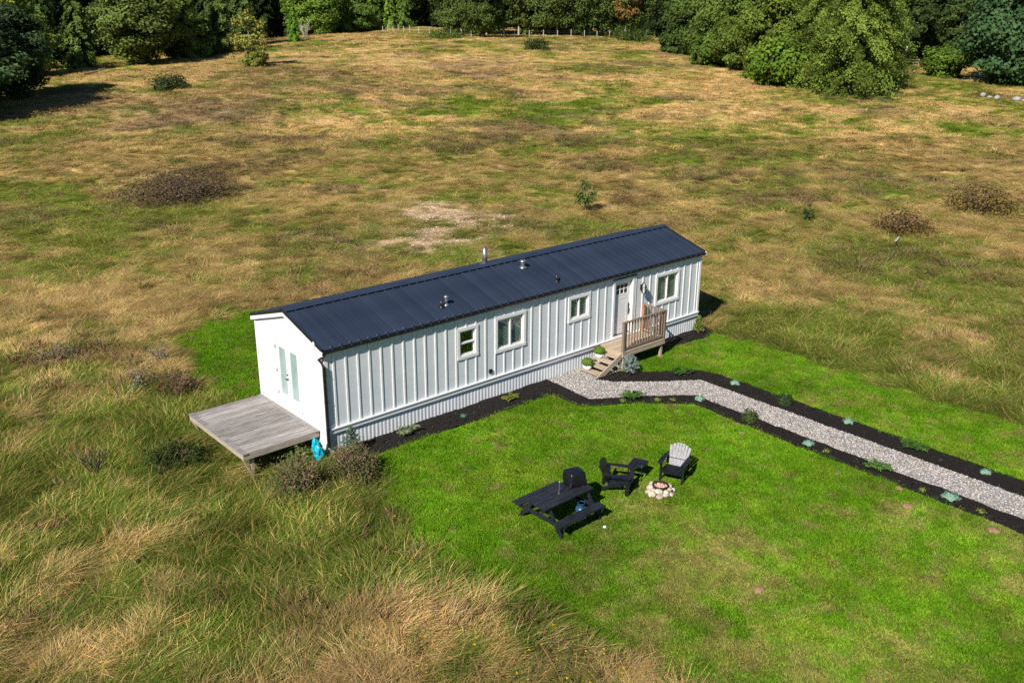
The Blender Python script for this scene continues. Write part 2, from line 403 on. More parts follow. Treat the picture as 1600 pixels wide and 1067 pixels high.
def ground():
    n = 400
    u = np.linspace(-1, 1, n)
    k = 7.2
    def ax(c, half): return c + half * np.sinh(k * u) / math.sinh(k)
    X, Y = np.meshgrid(ax(8, 2600), ax(4, 2600))
    x = X.ravel(); y = Y.ravel(); z = gz(x, y)
    c, g, br, bare = rough_colour(x, y)
    lm = lawn_mask(x, y)
    lc, _ = lawn_colour(x, y)
    c[lm] = lc[lm]
    i = np.arange(n * n).reshape(n, n)
    F = np.stack([i[:-1, :-1], i[:-1, 1:], i[1:, 1:], i[1:, :-1]], -1).reshape(-1, 4)
    m, nn, L = new_mat('field_soil_and_grass')
    out = nn.new('ShaderNodeOutputMaterial'); b = nn.new('ShaderNodeBsdfDiffuse'); L.new(b.outputs[0], out.inputs[0])
    a = nn.new('ShaderNodeAttribute'); a.attribute_name = 'col'
    ge = nn.new('ShaderNodeNewGeometry')
    vals = []
    for sc_, lo, hi in ((1.1, .62, 1.3), (7.0, .5, 1.45), (0.22, .82, 1.2)):
        nz = nn.new('ShaderNodeTexNoise'); nz.inputs['Scale'].default_value = sc_; nz.inputs['Detail'].default_value = 5
        L.new(ge.outputs['Position'], nz.inputs['Vector'])
        mr = nn.new('ShaderNodeMapRange'); mr.inputs['From Min'].default_value = .3; mr.inputs['From Max'].default_value = .7
        mr.inputs['To Min'].default_value = lo; mr.inputs['To Max'].default_value = hi
        L.new(nz.outputs[0], mr.inputs['Value']); vals.append((nz, mr))
    col = a.outputs['Color']
    for nz, mr in vals:
        s_ = nn.new('ShaderNodeVectorMath'); s_.operation = 'SCALE'; L.new(col, s_.inputs[0]); L.new(mr.outputs[0], s_.inputs['Scale']); col = s_.outputs[0]
    L.new(col, b.inputs[0])
    bp = nn.new('ShaderNodeBump'); bp.inputs['Strength'].default_value = .9; bp.inputs['Distance'].default_value = .25
    L.new(vals[0][0].outputs[0], bp.inputs['Height']); L.new(bp.outputs[0], b.inputs['Normal'])
    me = np_mesh('ground', np.stack([x, y, z], 1), F, m, {'col': c}, smooth=True)
    return tag(link('ground', me), kind='structure')
ground()

def rough_poly(poly, step=0.18, amp=0.035, seed=1):
    out = []; n = len(poly)
    for i in range(n):
        a = Vector(poly[i]); b = Vector(poly[(i + 1) % n]); k = max(1, int((b - a).length / step))
        nr = Vector((-(b - a).y, (b - a).x)).normalized()
        for j in range(k):
            q = a + (b - a) * (j / k); e = (float(fbm(np.array([q.x * 2.1]), np.array([q.y * 2.1]), seed, 3)[0]) - .5) * 2 * amp
            if j == 0: e = 0
            out.append((q.x + nr.x * e, q.y + nr.y * e))
    return out

def sheet(name, poly, z, mat, label=None, amp=.035, seed=1):
    pts = rough_poly(poly, amp=amp, seed=seed); n = len(pts)
    mb = MB(); mb.prism(pts, 2, 0.0 - .15, z)
    o = mb.build(name, mat); tag(o, label, kind='structure'); return o
sheet('gravel_path', PATH, 0.022, 'gravelbed', 'pale grey gravel path leading from the steps past the lawn', seed=2)
sheet('mulch_bed', BED_LOW, 0.045, 'mulch', 'dark mulch bed along the skirting and the near path edge', amp=.07, seed=3)
sheet('mulch_bed', BED_UP, 0.048, 'mulch', 'dark mulch bed along the far path edge by the steps', amp=.07, seed=4)
sheet('mulch_bed', BED_RIGHT, 0.045, 'mulch', 'short dark mulch bed at the right end of the skirting', amp=.06, seed=5)

# ------------------------------------------------------------------ grass: tufts scattered over the field
def blades(n, rad, h0, h1, wdt, lean, seg=3, curl=1.0, spread=0.5, head=0.0, seed=0, vr=(.7, 1.3), hue=0.12, dirspread=0.7, tint=(1, 1, 1)):
    """a tuft of n curved blades leaning towards +X"""
    g = np.random.default_rng(seed)
    r = rad * np.sqrt(g.random(n)); a = g.random(n) * 2 * np.pi
    bx = r * np.cos(a); by = r * np.sin(a); h = h0 + (h1 - h0) * g.random(n)
    da = g.normal(0, dirspread, n); ln = lean * (0.55 + 0.9 * g.random(n))
    ox = np.cos(a) * spread * g.random(n) * (r / rad); oy = np.sin(a) * spread * g.random(n) * (r / rad)
    dx = np.cos(da) * ln + ox; dy = np.sin(da) * ln + oy
    fa = g.random(n) * np.pi
    wx = np.cos(fa) * wdt / 2; wy = np.sin(fa) * wdt / 2
    V = []; F = []; col = []
    base = vr[0] + (vr[1] - vr[0]) * g.random(n)
    cc = np.stack([base * (1 + hue * g.normal(0, 1, n)), base, base * (1 + hue * g.normal(0, 1, n))], 1)
    cc = np.clip(cc, .2, 2) * np.array(tint)
    per = seg * 2 + 1
    lay = []
    for k in range(seg + 1):
        t = k / seg
        px = bx + dx * h * t ** (1 + curl * .8); py = by + dy * h * t ** (1 + curl * .8)
        pz = h * (t - 0.32 * curl * np.minimum(ln, 1.3) * t * t)
        ww = (1 - 0.35 * t)
        if head and k == seg - 1: ww = head
        if k < seg:
            lay.append(np.stack([px - wx * ww, py - wy * ww, pz], 1)); lay.append(np.stack([px + wx * ww, py + wy * ww, pz], 1))
        else:
            lay.append(np.stack([px, py, pz], 1))
    V = np.stack(lay, 1).reshape(-1, 3)
    o = np.arange(n) * per
    T = []
    for k in range(seg - 1):
        b = o + 2 * k
        T += [np.stack([b, b + 1, b + 3], 1), np.stack([b, b + 3, b + 2], 1)]
    b = o + 2 * (seg - 1)
    T += [np.stack([b, b + 1, b + 2], 1)]
    return V, np.concatenate(T, 0), np.repeat(cc, per, 0)

def proto(name, parts, mat='grass'):
    V = []; F = []; Cc = []; o = 0
    for v, f, c in parts:
        V.append(v); F.append(f + o); Cc.append(c); o += len(v)
    me = np_mesh(name, np.concatenate(V), np.concatenate(F), mat, {'v': np.concatenate(Cc)})
    return bpy.data.objects.new(name, me)

def scatter(name, P, rot, scl, idx, col, protos, label, cat):
    me = bpy.data.meshes.new(name)
    n = len(P)
    me.vertices.add(n); me.vertices.foreach_set('co', np.asarray(P, np.float32).ravel())
    a = me.attributes.new('rot', 'FLOAT_VECTOR', 'POINT'); a.data.foreach_set('vector', np.asarray(rot, np.float32).ravel())
    a = me.attributes.new('scl', 'FLOAT_VECTOR', 'POINT'); a.data.foreach_set('vector', np.asarray(scl, np.float32).ravel())
    a = me.attributes.new('idx', 'INT', 'POINT'); a.data.foreach_set('value', np.asarray(idx, np.int32))
    a = me.attributes.new('col', 'FLOAT_COLOR', 'POINT'); a.data.foreach_set('color', np.concatenate([col, np.ones((n, 1))], 1).astype(np.float32).ravel())
    o = link(name, me)
    t = bpy.data.node_groups.new(name + '_scatter', 'GeometryNodeTree')
    t.interface.new_socket('Geometry', in_out='INPUT', socket_type='NodeSocketGeometry')
    t.interface.new_socket('Geometry', in_out='OUTPUT', socket_type='NodeSocketGeometry')
    N = t.nodes; L = t.links
    gi = N.new('NodeGroupInput'); go = N.new('NodeGroupOutput'); ip = N.new('GeometryNodeInstanceOnPoints')
    g2i = N.new('GeometryNodeGeometryToInstance')
    for pr in reversed(protos):
        oi = N.new('GeometryNodeObjectInfo'); oi.inputs['Object'].default_value = pr; oi.inputs['As Instance'].default_value = False
        L.new(oi.outputs['Geometry'], g2i.inputs[0])
    def attr(nm, ty):
        a = N.new('GeometryNodeInputNamedAttribute'); a.data_type = ty; a.inputs['Name'].default_value = nm; return a.outputs['Attribute']
    L.new(gi.outputs[0], ip.inputs['Points']); L.new(g2i.outputs[0], ip.inputs['Instance'])
    ip.inputs['Pick Instance'].default_value = True
    L.new(attr('idx', 'INT'), ip.inputs['Instance Index'])
    L.new(attr('rot', 'FLOAT_VECTOR'), ip.inputs['Rotation']); L.new(attr('scl', 'FLOAT_VECTOR'), ip.inputs['Scale'])
    L.new(ip.outputs[0], go.inputs[0])
    md = o.modifiers.new('scatter', 'NODES'); md.node_group = t
    tag(o, label, cat, kind='stuff')
    return o

def spots(dens, d0, d1, margin=1.06):
    """random points of the field inside the view wedge between two depths (slightly wider than the frame)"""
    k = 0.58 * margin
    area = (d1 ** 2 - d0 ** 2) * k + 6 * (d1 - d0)
    n = int(area * dens)
    d = np.sqrt(d0 ** 2 + (d1 ** 2 - d0 ** 2) * RNG.random(n))
    l = (RNG.random(n) * 2 - 1) * (d * k + 3)
    x = -12.02 + d * 0.6617 + l * 0.7497; y = -21.4 + d * 0.7497 - l * 0.6617
    return x, y, d

def wind(x, y, amp=1.5):
    return 0.35 + amp * (fbm(x / 2.6, y / 2.6, 101, 3) - .5) * 2.6

TALL = []
for s in range(3): TALL.append(proto('green_tuft', [blades(84, .28, .16, .50, .0095, 1.1, seg=4, curl=1.1, spread=.45, seed=s, dirspread=.7), blades(16, .28, .25, .52, .007, .9, seg=4, head=1.6, seed=10 + s, tint=(2.9, 1.6, 3.6))]))
for s in range(3): TALL.append(proto('dry_tuft', [blades(120, .30, .24, .60, .0045, 1.15, seg=4, curl=1.1, spread=.4, head=1.9, seed=20 + s, dirspread=.75, vr=(.55, 1.35)), blades(44, .28, .16, .46, .0095, 1.0, seg=4, seed=40 + s, tint=(.30, .60, .16), dirspread=.8)]))
for s in range(2): TALL.append(proto('weed_tuft', [blades(26, .22, .35, .75, .012, .2, seg=4, curl=.4, spread=.5, head=2.6, seed=60 + s), blades(30, .24, .12, .4, .04, .35, seg=3, curl=1., spread=.8, seed=70 + s)]))
FAR = []
for s in range(3): FAR.append(proto('far_tuft', [blades(60, .62, .15, .42, .034, .8, seg=2, curl=.9, spread=.4, seed=80 + s)]))
TURF = []
for s in range(4): TURF.append(proto('turf_tuft', [blades(60, .15, .03, .085, .012, .6, seg=2, curl=.8, spread=.6, seed=90 + s, vr=(.6, 1.4))]))

def grow():
    # tall rough grass, near to middle distance
    X = []; Y = []; D = []
    for dens, a, b in ((18, 11, 34), (12, 34, 56), (7.0, 56, 82)):
        x, y, d = spots(dens, a, b); X.append(x); Y.append(y); D.append(d)
    x = np.concatenate(X); y = np.concatenate(Y); d = np.concatenate(D)
    k = ~(lawn_mask(x, y) | bed_mask(x, y) | inpoly(x, y, HOUSE))
    k &= ~inpoly(x, y, [(-1.9, .7), (0, .7), (0, 3.9), (-1.9, 3.9)])
    x, y, d = x[k], y[k], d[k]
    c, g, br, bare = rough_colour(x, y)
    n = len(x)
    k = RNG.random(n) > bare * .93
    x, y, d, c, g, br = x[k], y[k], d[k], c[k], g[k], br[k]; n = len(x)
    r = RNG.random(n)
    ty = np.where(r < S(.15, .85, g), 0, 1); ty = np.where(RNG.random(n) < br * .45 + .012, 2, ty)
    idx = np.where(ty == 0, RNG.integers(0, 3, n), np.where(ty == 1, RNG.integers(3, 6, n), RNG.integers(6, 8, n)))
    straw = mix(np.repeat(np.array([[.59, .41, .182]]), n, 0), np.array([[.43, .275, .115]]), RNG.random(n))
    straw = mix(straw, c, RNG.random(n) * .5 + .4 * S(28, 50, d))
    grn = mix(np.repeat(np.array([[.085, .17, .016]]), n, 0), np.array([[.235, .265, .06]]), RNG.random(n) ** 1.2)
    grn = mix(grn, C_GREEN[None], S(.7, 1, g) * .55)
    wd = mix(np.repeat(np.array([[.17, .105, .065]]), n, 0), np.array([[.10, .12, .03]]), (RNG.random(n) < .35) * 1.)
    col = np.where((ty == 0)[:, None], grn, np.where((ty == 1)[:, None], straw, wd))
    grn2 = mix(grn, c, .45 * S(28, 50, d)); col = np.where((ty == 0)[:, None], grn2, col)
    nr = 1 - S(26, 44, d)
    col = np.where((ty == 0)[:, None], col * (1 - .16 * nr)[:, None], col)
    col *= ((0.70 - .42 * nr) + (0.68 + .75 * nr) * fbm(x / 1.15, y / 1.15, 121, 3))[:, None] * (.76 + .5 * RNG.random(n))[:, None]
    rot = np.stack([RNG.normal(0, .13, n), RNG.normal(0, .13, n), wind(x, y) + RNG.normal(0, 1, n) * (.6 + 1.2 * S(24, 45, d))], 1)
    hf = -0.10 + 1.66 * fbm(x / 1.15, y / 1.25, 131, 3)
    hf *= 1 - .42 * S(26, 46, d)
    hf = hf * (1 - .55 * G(x, y, 19, 19.5, 6, 6)) * (1 - .85 * G(x, y, -1.9, .1, 1.4, .9))
    hf = np.where(ty == 0, hf * .92, hf * .86)
    for e_, f_ in ((1.1, .8), (.6, .72), (.3, .7)):
        hf = np.where(lawn_mask(x + e_, y) | lawn_mask(x, y - e_), hf * f_, hf)
    hf = np.clip(hf, .18, None)
    s = hf * (.8 + .45 * RNG.random(n)); ws = (.95 + .35 * RNG.random(n)) * (1 + .15 * S(30, 75, d))
    P = np.stack([x, y, gz(x, y) - .02], 1)
    scatter('rough_grass', P, rot, np.stack([ws, ws, s], 1), idx, col, TALL, 'tall mixed green and straw coloured rough grass around the home', 'grass')
    print('tall', n)
    # far field
    x1, y1, d1 = spots(2.6, 74, 130); x2, y2, d2 = spots(1.0, 130, 215)
    x = np.concatenate([x1, x2]); y = np.concatenate([y1, y2]); d = np.concatenate([d1, d2])
    c, g, br, bare = rough_colour(x, y); n = len(x)
    col = c * (.68 + .7 * RNG.random(n))[:, None]
    rot = np.stack([RNG.normal(0, .1, n), RNG.normal(0, .1, n), RNG.random(n) * 6.28], 1)
    s = (.30 + .6 * fbm(x / 5, y / 5, 141, 3)) * (.7 + .5 * RNG.random(n)); ws = .8 + .5 * RNG.random(n) + .5 * S(110, 180, d)
    scatter('distant_grass', np.stack([x, y, gz(x, y) - .03], 1), rot, np.stack([ws, ws, s], 1), RNG.integers(0, 3, n), col, FAR, 'dry tan grass of the far field rising to the trees', 'grass')
    print('far', n)
    # mown lawn
    n0 = 78000
    x = RNG.uniform(-2, 17.5, n0); y = RNG.uniform(-22, 13.3, n0)
    dd, ll = depth_side(x, y)
    k = lawn_mask(x, y) & ~bed_mask(x, y) & ~inpoly(x, y, HOUSE) & (np.abs(ll) < dd * .62 + 3) & (dd > 10)
    x, y = x[k], y[k]; c, dry = lawn_colour(x, y); n = len(x)
    col = c * (.62 + .82 * RNG.random(n))[:, None]
    rot = np.stack([RNG.normal(0, .05, n), RNG.normal(0, .05, n), RNG.random(n) * 6.28], 1)
    s = (.5 + 1.1 * fbm(x / .9, y / 1.5, 151, 3)) * (1 - .45 * dry); ws = .9 + .4 * RNG.random(n)
    scatter('lawn_grass', np.stack([x, y, gz(x, y)], 1), rot, np.stack([ws, ws, s], 1), RNG.integers(0, 4, n), col, TURF, 'short bright green mown lawn with dry brown patches', 'lawn')
    print('lawn', n)
    # pebbles on the path
    pb = []
    for s_ in range(4):
        g = np.random.default_rng(300 + s_)
        bm = bmesh.new(); bmesh.ops.create_icosphere(bm, subdivisions=1, radius=1)
        for v in bm.verts: v.co *= 0.75 + .45 * g.random(); v.co.z *= .6
        V = np.array([v.co[:] for v in bm.verts]); F = np.array([[v.index for v in f.verts] for f in bm.faces]); bm.free()
        pb.append(proto('pebble', [(V, F, np.ones((len(V), 3)))], 'pebble'))
    n0 = 60000
    x = RNG.uniform(8.2, 12.5, n0); y = RNG.uniform(-19, 0, n0)
    k = inpoly(x, y, PATH); x, y = x[k], y[k]; n = len(x)
    t = RNG.random(n)
    col = mix(np.repeat(np.array([[.17, .165, .168]]), n, 0), np.array([[.56, .54, .525]]), t ** 1.3)
    col = np.where((RNG.random(n) < .18)[:, None], np.array([[.40, .31, .25]]), col)
    s = .012 + .022 * RNG.random(n) ** 1.5
    scatter('path_pebbles', np.stack([x, y, np.full(n, .026)], 1), RNG.random((n, 3)) * .6 * np.array([1, 1, 10]), np.stack([s, s, s], 1), RNG.integers(0, 4, n), col, pb, 'loose grey and pinkish pebbles covering the path', 'gravel')
    # stones on the bare patch behind the home
    n = 3000
    x = RNG.normal(19.5, 3.2, n); y = RNG.normal(20.5, 3.6, n)
    _, _, bare = field(x, y); k = bare > .35; x, y = x[k], y[k]; n = len(x)
    s = .02 + .05 * RNG.random(n) ** 2
    col = mix(np.repeat(np.array([[.36, .26, .17]]), n, 0), np.array([[.58, .48, .36]]), RNG.random(n))
    scatter('bare_stones', np.stack([x, y, gz(x, y)], 1), RNG.random((n, 3)) * 6, np.stack([s, s, s], 1), RNG.integers(0, 4, n), col, pb, 'scattered stones on the bare earth patch behind the home', 'stones')
    # mulch chips
    n0 = 26000
    x = RNG.uniform(0, 17, n0); y = RNG.uniform(-19, 0.2, n0)
    k = inpoly(x, y, BED_LOW) | inpoly(x, y, BED_UP) | inpoly(x, y, BED_RIGHT); x, y = x[k], y[k]; n = len(x)
    s = .012 + .03 * RNG.random(n) ** 2
    col = np.array([[.012, .010, .009]]) + RNG.random((n, 1)) ** 3 * np.array([[.05, .042, .038]])
    scatter('mulch_chips', np.stack([x, y, np.full(n, .048)], 1), RNG.random((n, 3)) * 6, np.stack([s * 1.8, s * .7, s * .6], 1), RNG.integers(0, 4, n), col, pb, 'dark bark chips covering the mulch beds', 'mulch')
grow()

# ------------------------------------------------------------------ the mobile home
LEN, WID = 16.48, 4.02
ZB, ZE = 0.75, 3.06                 # belt top, underside of the eave
EAVE, RAKE = 0.07, 0.10
ZR, ZT = 3.78, 3.15                 # ridge, eave edge of the roof metal
SLOPE = (ZR - ZT) / (WID / 2 + EAVE)

home = thing('mobile_home', 'long white board and batten mobile home with dark metal roof', 'house', (0, 0, 0))

def holed(mb, a0, a1, z0, z1, holes, t0, t1, axis):
    """wall slab with rectangular openings; axis 0: along X (thickness in Y), axis 1: along Y (thickness in X)"""
    xs = sorted({a0, a1, *[h[0] for h in holes], *[h[1] for h in holes]})
    for i in range(len(xs) - 1):
        xa, xb = xs[i], xs[i + 1]; xm = (xa + xb) / 2
        hs = sorted([h for h in holes if h[0] < xm < h[1]], key=lambda h: h[2]); z = z0
        for h in hs + [(0, 0, z1, z1)]:
            if h[2] > z + 1e-4:
                mb.box(xa, xb, t0, t1, z, h[2]) if axis == 0 else mb.box(t0, t1, xa, xb, z, h[2])
            z = h[3]
    return mb

WIN = [('hung', 4.70, 5.33, 1.76, 2.58), ('slide', 6.22, 7.34, 1.62, 2.62), ('slide', 9.47, 10.33, 1.92, 2.64), ('slide', 13.96, 15.13, 1.60, 2.60)]
DOOR = (11.66, 12.60, 0.80, 2.80)
FD = (1.46, 2.80, 0.80, 2.63)
front = holed(MB(), 0, LEN, 0.62, 3.16, [(a, b, c, d) for _, a, b, c, d in WIN] + [DOOR], 0, 0.12, 0).build('front_wall', 'white', home)
gab = holed(MB(), 0.12, WID, -0.25, 3.06, [FD], 0, 0.12, 1)
gab.prism([(0.12, 3.06), (WID, 3.06), (WID, 3.12), (WID / 2, 3.72), (0.12, 3.16)], 0, 0, 0.12)
gable = gab.build('gable_wall', 'white', home)
gb2 = MB(); gb2.prism([(0.12, 0.05), (WID, 0.05), (WID, 3.12), (WID / 2, 3.72), (0.12, 3.16)], 0, LEN - .12, LEN)
gb2.build('gable_wall', 'white', home)
MB().box(0.12, LEN - .12, WID - .12, WID - .001, 0.05, 3.12).build('back_wall', 'white', home)
MB().box(0.13, LEN - .13, 0.13, WID - .13, 0.60, 0.70).build('floor', 'interior', home)
MB().box(0.13, LEN - .13, 1.6, 1.66, 0.71, 3.1).build('inner_wall', 'interior', home)

# vertical battens on the front wall, cut round the openings
TRIMW = 0.10
def batten(x, z0, z1, w_=.052):
    return MB().box(x - w_ / 2, x + w_ / 2, -.024, -.001, z0, z1).build('batten', 'trim', front)
for k in range(43):
    x = 0.27 + 0.3905 * k
    if x > LEN - .1: break
    spans = [(ZB + .002, ZE - .01)]
    for (a, b, c, d) in [(a, b, c, d) for _, a, b, c, d in WIN] + [DOOR]:
        if a - TRIMW - .03 < x < b + TRIMW + .03:
            if c < 1.0: spans = [(d + TRIMW + .03, ZE - .01)] if d + TRIMW + .1 < ZE - .01 else []
            else: spans = [(ZB + .002, c - TRIMW - .003), (d + TRIMW + .003, ZE - .01)]
    for s_ in spans:
        if s_[1] - s_[0] > .05: batten(x, *s_)
# gable: thin vertical battens
for k, y in enumerate([0.42, 0.83, 1.24, 1.68, 2.1, 2.55, 2.97, 3.38, 3.78]):
    zt = 3.72 - abs(y - WID / 2) * .30 - .16
    zb = FD[3] + .10 if FD[0] - .09 < y < FD[1] + .09 else .12
    MB().box(-.009, -.001, y - .022, y + .022, zb, zt).build('batten', 'trim', gable)
# corner boards
MB().box(-.022, .085, -.026, -.001, ZB + .002, ZE - .01).build('corner_board', 'trim', home)
MB().box(-.023, -.001, -.0005, .09, .12, 3.08).build('corner_board', 'trim', home)
MB().box(LEN - .085, LEN + .022, -.026, -.001, ZB + .002, ZE - .01).build('corner_board', 'trim', home)
MB().box(-.023, -.001, WID - .09, WID + .02, .12, 3.05).build('corner_board', 'trim', home)
# frieze under the eave, belt ledge and belt band
MB().box(0.09, LEN - .09, -.016, -.001, ZE - .008, 3.15).build('frieze_board', 'trim', home)
MB().box(-.03, LEN + .03, -.075, -.002, ZB - .035, ZB).build('belt_ledge', 'trim', home)
MB().box(-.02, LEN + .02, -.045, -.002, ZB - .165, ZB - .036).build('belt_band', 'trim', home)
# ribbed skirting
sk = MB(); n = int(LEN / .066); prev = None
pts = []
for i in range(n + 1):
    x = i * LEN / n; ph = i % 2
    pts += [(x, .018 if ph else .009), (x + LEN / n * .72, .018 if ph else .009)]
pts = [(min(x, LEN), y) for x, y in pts]
vs = []; fs = []
for i, (x, y) in enumerate(pts): vs += [(x, y, -.05), (x, y, ZB - .15)]
for i in range(len(pts) - 1): fs.append((2 * i, 2 * i + 2, 2 * i + 3, 2 * i + 1))
sk.add(vs, fs).build('skirting', 'skirt', home)

def pane_blinds(parent, x0, x1, z0, z1, blinds=True, split=None):
    MB().box(x0, x1, .045, .051, z0, z1).build('pane', 'glass', parent)
    if blinds:
        b = MB(); z = z0 + .02
        while z < z1 - .015:
            b.add([(x0 + .01, .082, z - .009), (x1 - .01, .082, z - .009), (x1 - .01, .108, z + .014), (x0 + .01, .108, z + .014)], [(0, 1, 2, 3)]); z += .046
        b.build('blind', 'blind', parent)

def window(kind, a, b, c, d):
    w_ = link('window', None, home)
    t = TRIMW
    f = MB()
    f.box(a - t, b + t, -.036, -.001, d, d + t); f.box(a - t, b + t, -.040, -.001, c - t, c)
    f.box(a - t, a, -.034, -.001, c, d); f.box(b, b + t, -.034, -.001, c, d)
    f.build('casing', 'trim', w_)
    s = MB(); e = .045
    s.box(a, b, -.012, .06, d - e, d); s.box(a, b, -.012, .06, c, c + e); s.box(a, a + e, -.011, .06, c + e, d - e); s.box(b - e, b, -.011, .06, c + e, d - e)
    if kind == 'slide':
        m = (a + b) / 2; s.box(m - .022, m + .022, -.008, .06, c + e, d - e)
    else:
        m = (c + d) / 2; s.box(a + e, b - e, -.008, .06, m - .022, m + .022)
    s.build('sash', 'trim', w_)
    if kind == 'slide':
        pane_blinds(w_, a + e, m - .022, c + e, d - e); pane_blinds(w_, m + .022, b - e, c + e, d - e)
    else:
        pane_blinds(w_, a + e, b - e, m + .022, d - e, False); pane_blinds(w_, a + e, b - e, c + e, m - .022, False)
for q in WIN: window(*q)

# front door: recessed slab, six-light glass, panel, long handle
dr = link('front_door', None, home)
a, b, c, d = DOOR
cs = MB(); cs.box(a - .09, a, -.036, -.001, c - .045, d + .09); cs.box(b, b + .09, -.036, -.001, c - .045, d + .09); cs.box(a, b, -.036, -.001, d, d + .09)
cs.build('casing', 'trim', dr)
jb = MB(); jb.box(a, a + .02, -.001, .13, c, d); jb.box(b - .02, b, -.001, .13, c, d); jb.box(a + .02, b - .02, -.001, .13, d - .02, d); jb.build('jamb', 'trim', dr)
MB().box(a, b, -.05, .12, c - .045, c).build('threshold', 'trim', dr)
sl = MB(); gx0, gx1, gz0, gz1 = a + .17, b - .17, 2.30, 2.66
holed(sl, a + .021, b - .021, c + .002, d - .021, [(gx0, gx1, gz0, gz1)], .075, .118, 0)
sl.build('slab', 'trim', dr)
pn = MB(); px0, px1, pz0, pz1 = a + .20, b - .20, 1.0, 2.15
pn.box(px0, px1, .068, .076, pz0, pz0 + .02); pn.box(px0, px1, .068, .076, pz1 - .02, pz1); pn.box(px0, px0 + .02, .068, .076, pz0, pz1); pn.box(px1 - .02, px1, .068, .076, pz0, pz1)
pn.build('panel_moulding', 'trim', dr)
for i in range(3):
    for j in range(2):
        w3 = (gx1 - gx0) / 3; h2 = (gz1 - gz0) / 2
        MB().box(gx0 + i * w3 + .012, gx0 + (i + 1) * w3 - .012, .09, .10, gz0 + j * h2 + .012, gz0 + (j + 1) * h2 - .012).build('pane', 'black', dr)
mu = MB()
for i in range(4): mu.box(gx0 + i * w3 - .012, gx0 + i * w3 + .012, .072, .11, gz0 - .01, gz1 + .01)
for j in range(3): mu.box(gx0, gx1, .074, .108, gz0 + j * h2 - .011, gz0 + j * h2 + .011)
mu.build('muntin', 'trim', dr)
hd = MB(); hd.box(b - .115, b - .065, .066, .075, 1.46, 1.90); hd.tube([(b - .09, .07, 1.52), (b - .09, .02, 1.56), (b - .09, .02, 1.70), (b - .09, .07, 1.74)], .012); hd.tube([(b - .09, .075, 1.83), (b - .09, .045, 1.83)], .026, 8)
hd.build('handle', 'black', dr)
MB().box(a - .10, b + .16, -.07, -.002, d + .115, d + .14).build('drip_cap', 'steelblue', dr)

# french door on the gable
fd = link('french_door', None, home)
a, b, c, d = FD
cs = MB(); cs.box(-.022, -.001, a - .07, a, c - .03, d + .07); cs.box(-.022, -.001, b, b + .07, c - .03, d + .07); cs.box(-.022, -.001, a, b, d, d + .07); cs.build('casing', 'trim', fd)
MB().box(-.06, .10, a - .05, b + .05, c - .045, c).build('threshold', 'trim', fd)
m = (a + b) / 2
for (y0, y1, kx) in ((a + .004, m - .003, 1), (m + .003, b - .004, -1)):
    lf = link('door_leaf', None, fd)
    q = MB(); g0, g1, h0, h1 = y0 + .13, y1 - .13, c + .20, d - .13
    holed(q, y0, y1, c + .003, d - .004, [(g0, g1, h0, h1)], .01, .055, 1)
    q.build('stile_frame', 'trim', lf)
    MB().box(.028, .036, g0, g1, h0, h1).build('pane', 'doorglass', lf)
kn = MB(); kn.tube([(.012, m + .06, 1.58), (-.045, m + .06, 1.58)], .024, 8); kn.tube([(-.045, m + .06, 1.58), (-.045, m + .15, 1.575)], .012, 6)
MB().tube([(.012, m + .06, 1.72), (-.02, m + .06, 1.72)], .024, 8).build('dead_bolt', 'black', fd)
kn.build('door_handle', 'black', fd)
for z in (1.0, 1.7, 2.45): MB().box(-.034, -.02, b - .005, b + .02, z - .05, z + .05).build('hinge', 'galv', fd)

# roof: ribbed metal panels, both slopes, ridge cap, rake trim, fascia
roof = link('roof', None, home)
NP = 55; PW = (LEN + 2 * RAKE) / NP
def panel_mesh(sign):
    mb = MB(); prof = [(0.010, 0), (.013, .050), (.029, .050), (.032, .001), (PW * .5, .002), (PW - .012, .001)]
    ye, yr = (-EAVE - .02, WID / 2 - .002) if sign > 0 else (WID + EAVE + .02, WID / 2 + .002)
    ze = ZR - abs(WID / 2 - ye) * SLOPE; zr = ZR - .002 * SLOPE
    n_ = len(prof); vs = []
    for (y, z) in ((ye, ze), (yr, zr)):
        vs += [(u, y, z + h) for u, h in prof] + [(u, y, z - .018) for u, h in prof]
    fs = []
    for i in range(n_ - 1):
        fs.append((i, i + 1, i + 1 + 2 * n_, i + 2 * n_)); fs.append((n_ + i, n_ + i + 2 * n_, n_ + i + 1 + 2 * n_, n_ + i + 1)); fs.append((i, n_ + i, n_ + i + 1, i + 1))
    fs += [(0, 2 * n_, 3 * n_, n_), (n_ - 1, 2 * n_ - 1, 4 * n_ - 1, 3 * n_ - 1)]
    return mb.add(vs, fs).mesh('roof_panel', 'roof')
for sgn in (1, -1):
    me = panel_mesh(sgn)
    for k in range(NP): link('roof_panel', me, roof, (-RAKE + k * PW, 0, 0))
und = MB(); und.prism([(-EAVE - .015, ZR - (WID / 2 + EAVE + .015) * SLOPE - .03), (WID / 2, ZR - .03), (WID + EAVE + .015, ZR - (WID / 2 + EAVE + .015) * SLOPE - .03), (WID + EAVE + .015, ZR - (WID / 2 + EAVE + .015) * SLOPE - .021), (WID / 2, ZR - .021), (-EAVE - .015, ZR - (WID / 2 + EAVE + .015) * SLOPE - .021)], 0, -RAKE + .051, LEN + RAKE - .051)
und.build('seam_shade_sheet', 'black', roof)  # black sheet added below the panel gaps to draw dark seam shade lines
cap = MB(); cw = .17
cap.prism([(WID / 2 - cw, ZR - cw * SLOPE + .060), (WID / 2, ZR + .066), (WID / 2 + cw, ZR - cw * SLOPE + .060), (WID / 2 + cw, ZR - cw * SLOPE + .053), (WID / 2, ZR + .058), (WID / 2 - cw, ZR - cw * SLOPE + .053)], 0, -RAKE - .02, LEN + RAKE + .02)
cap.build('ridge_cap', 'roof', roof)
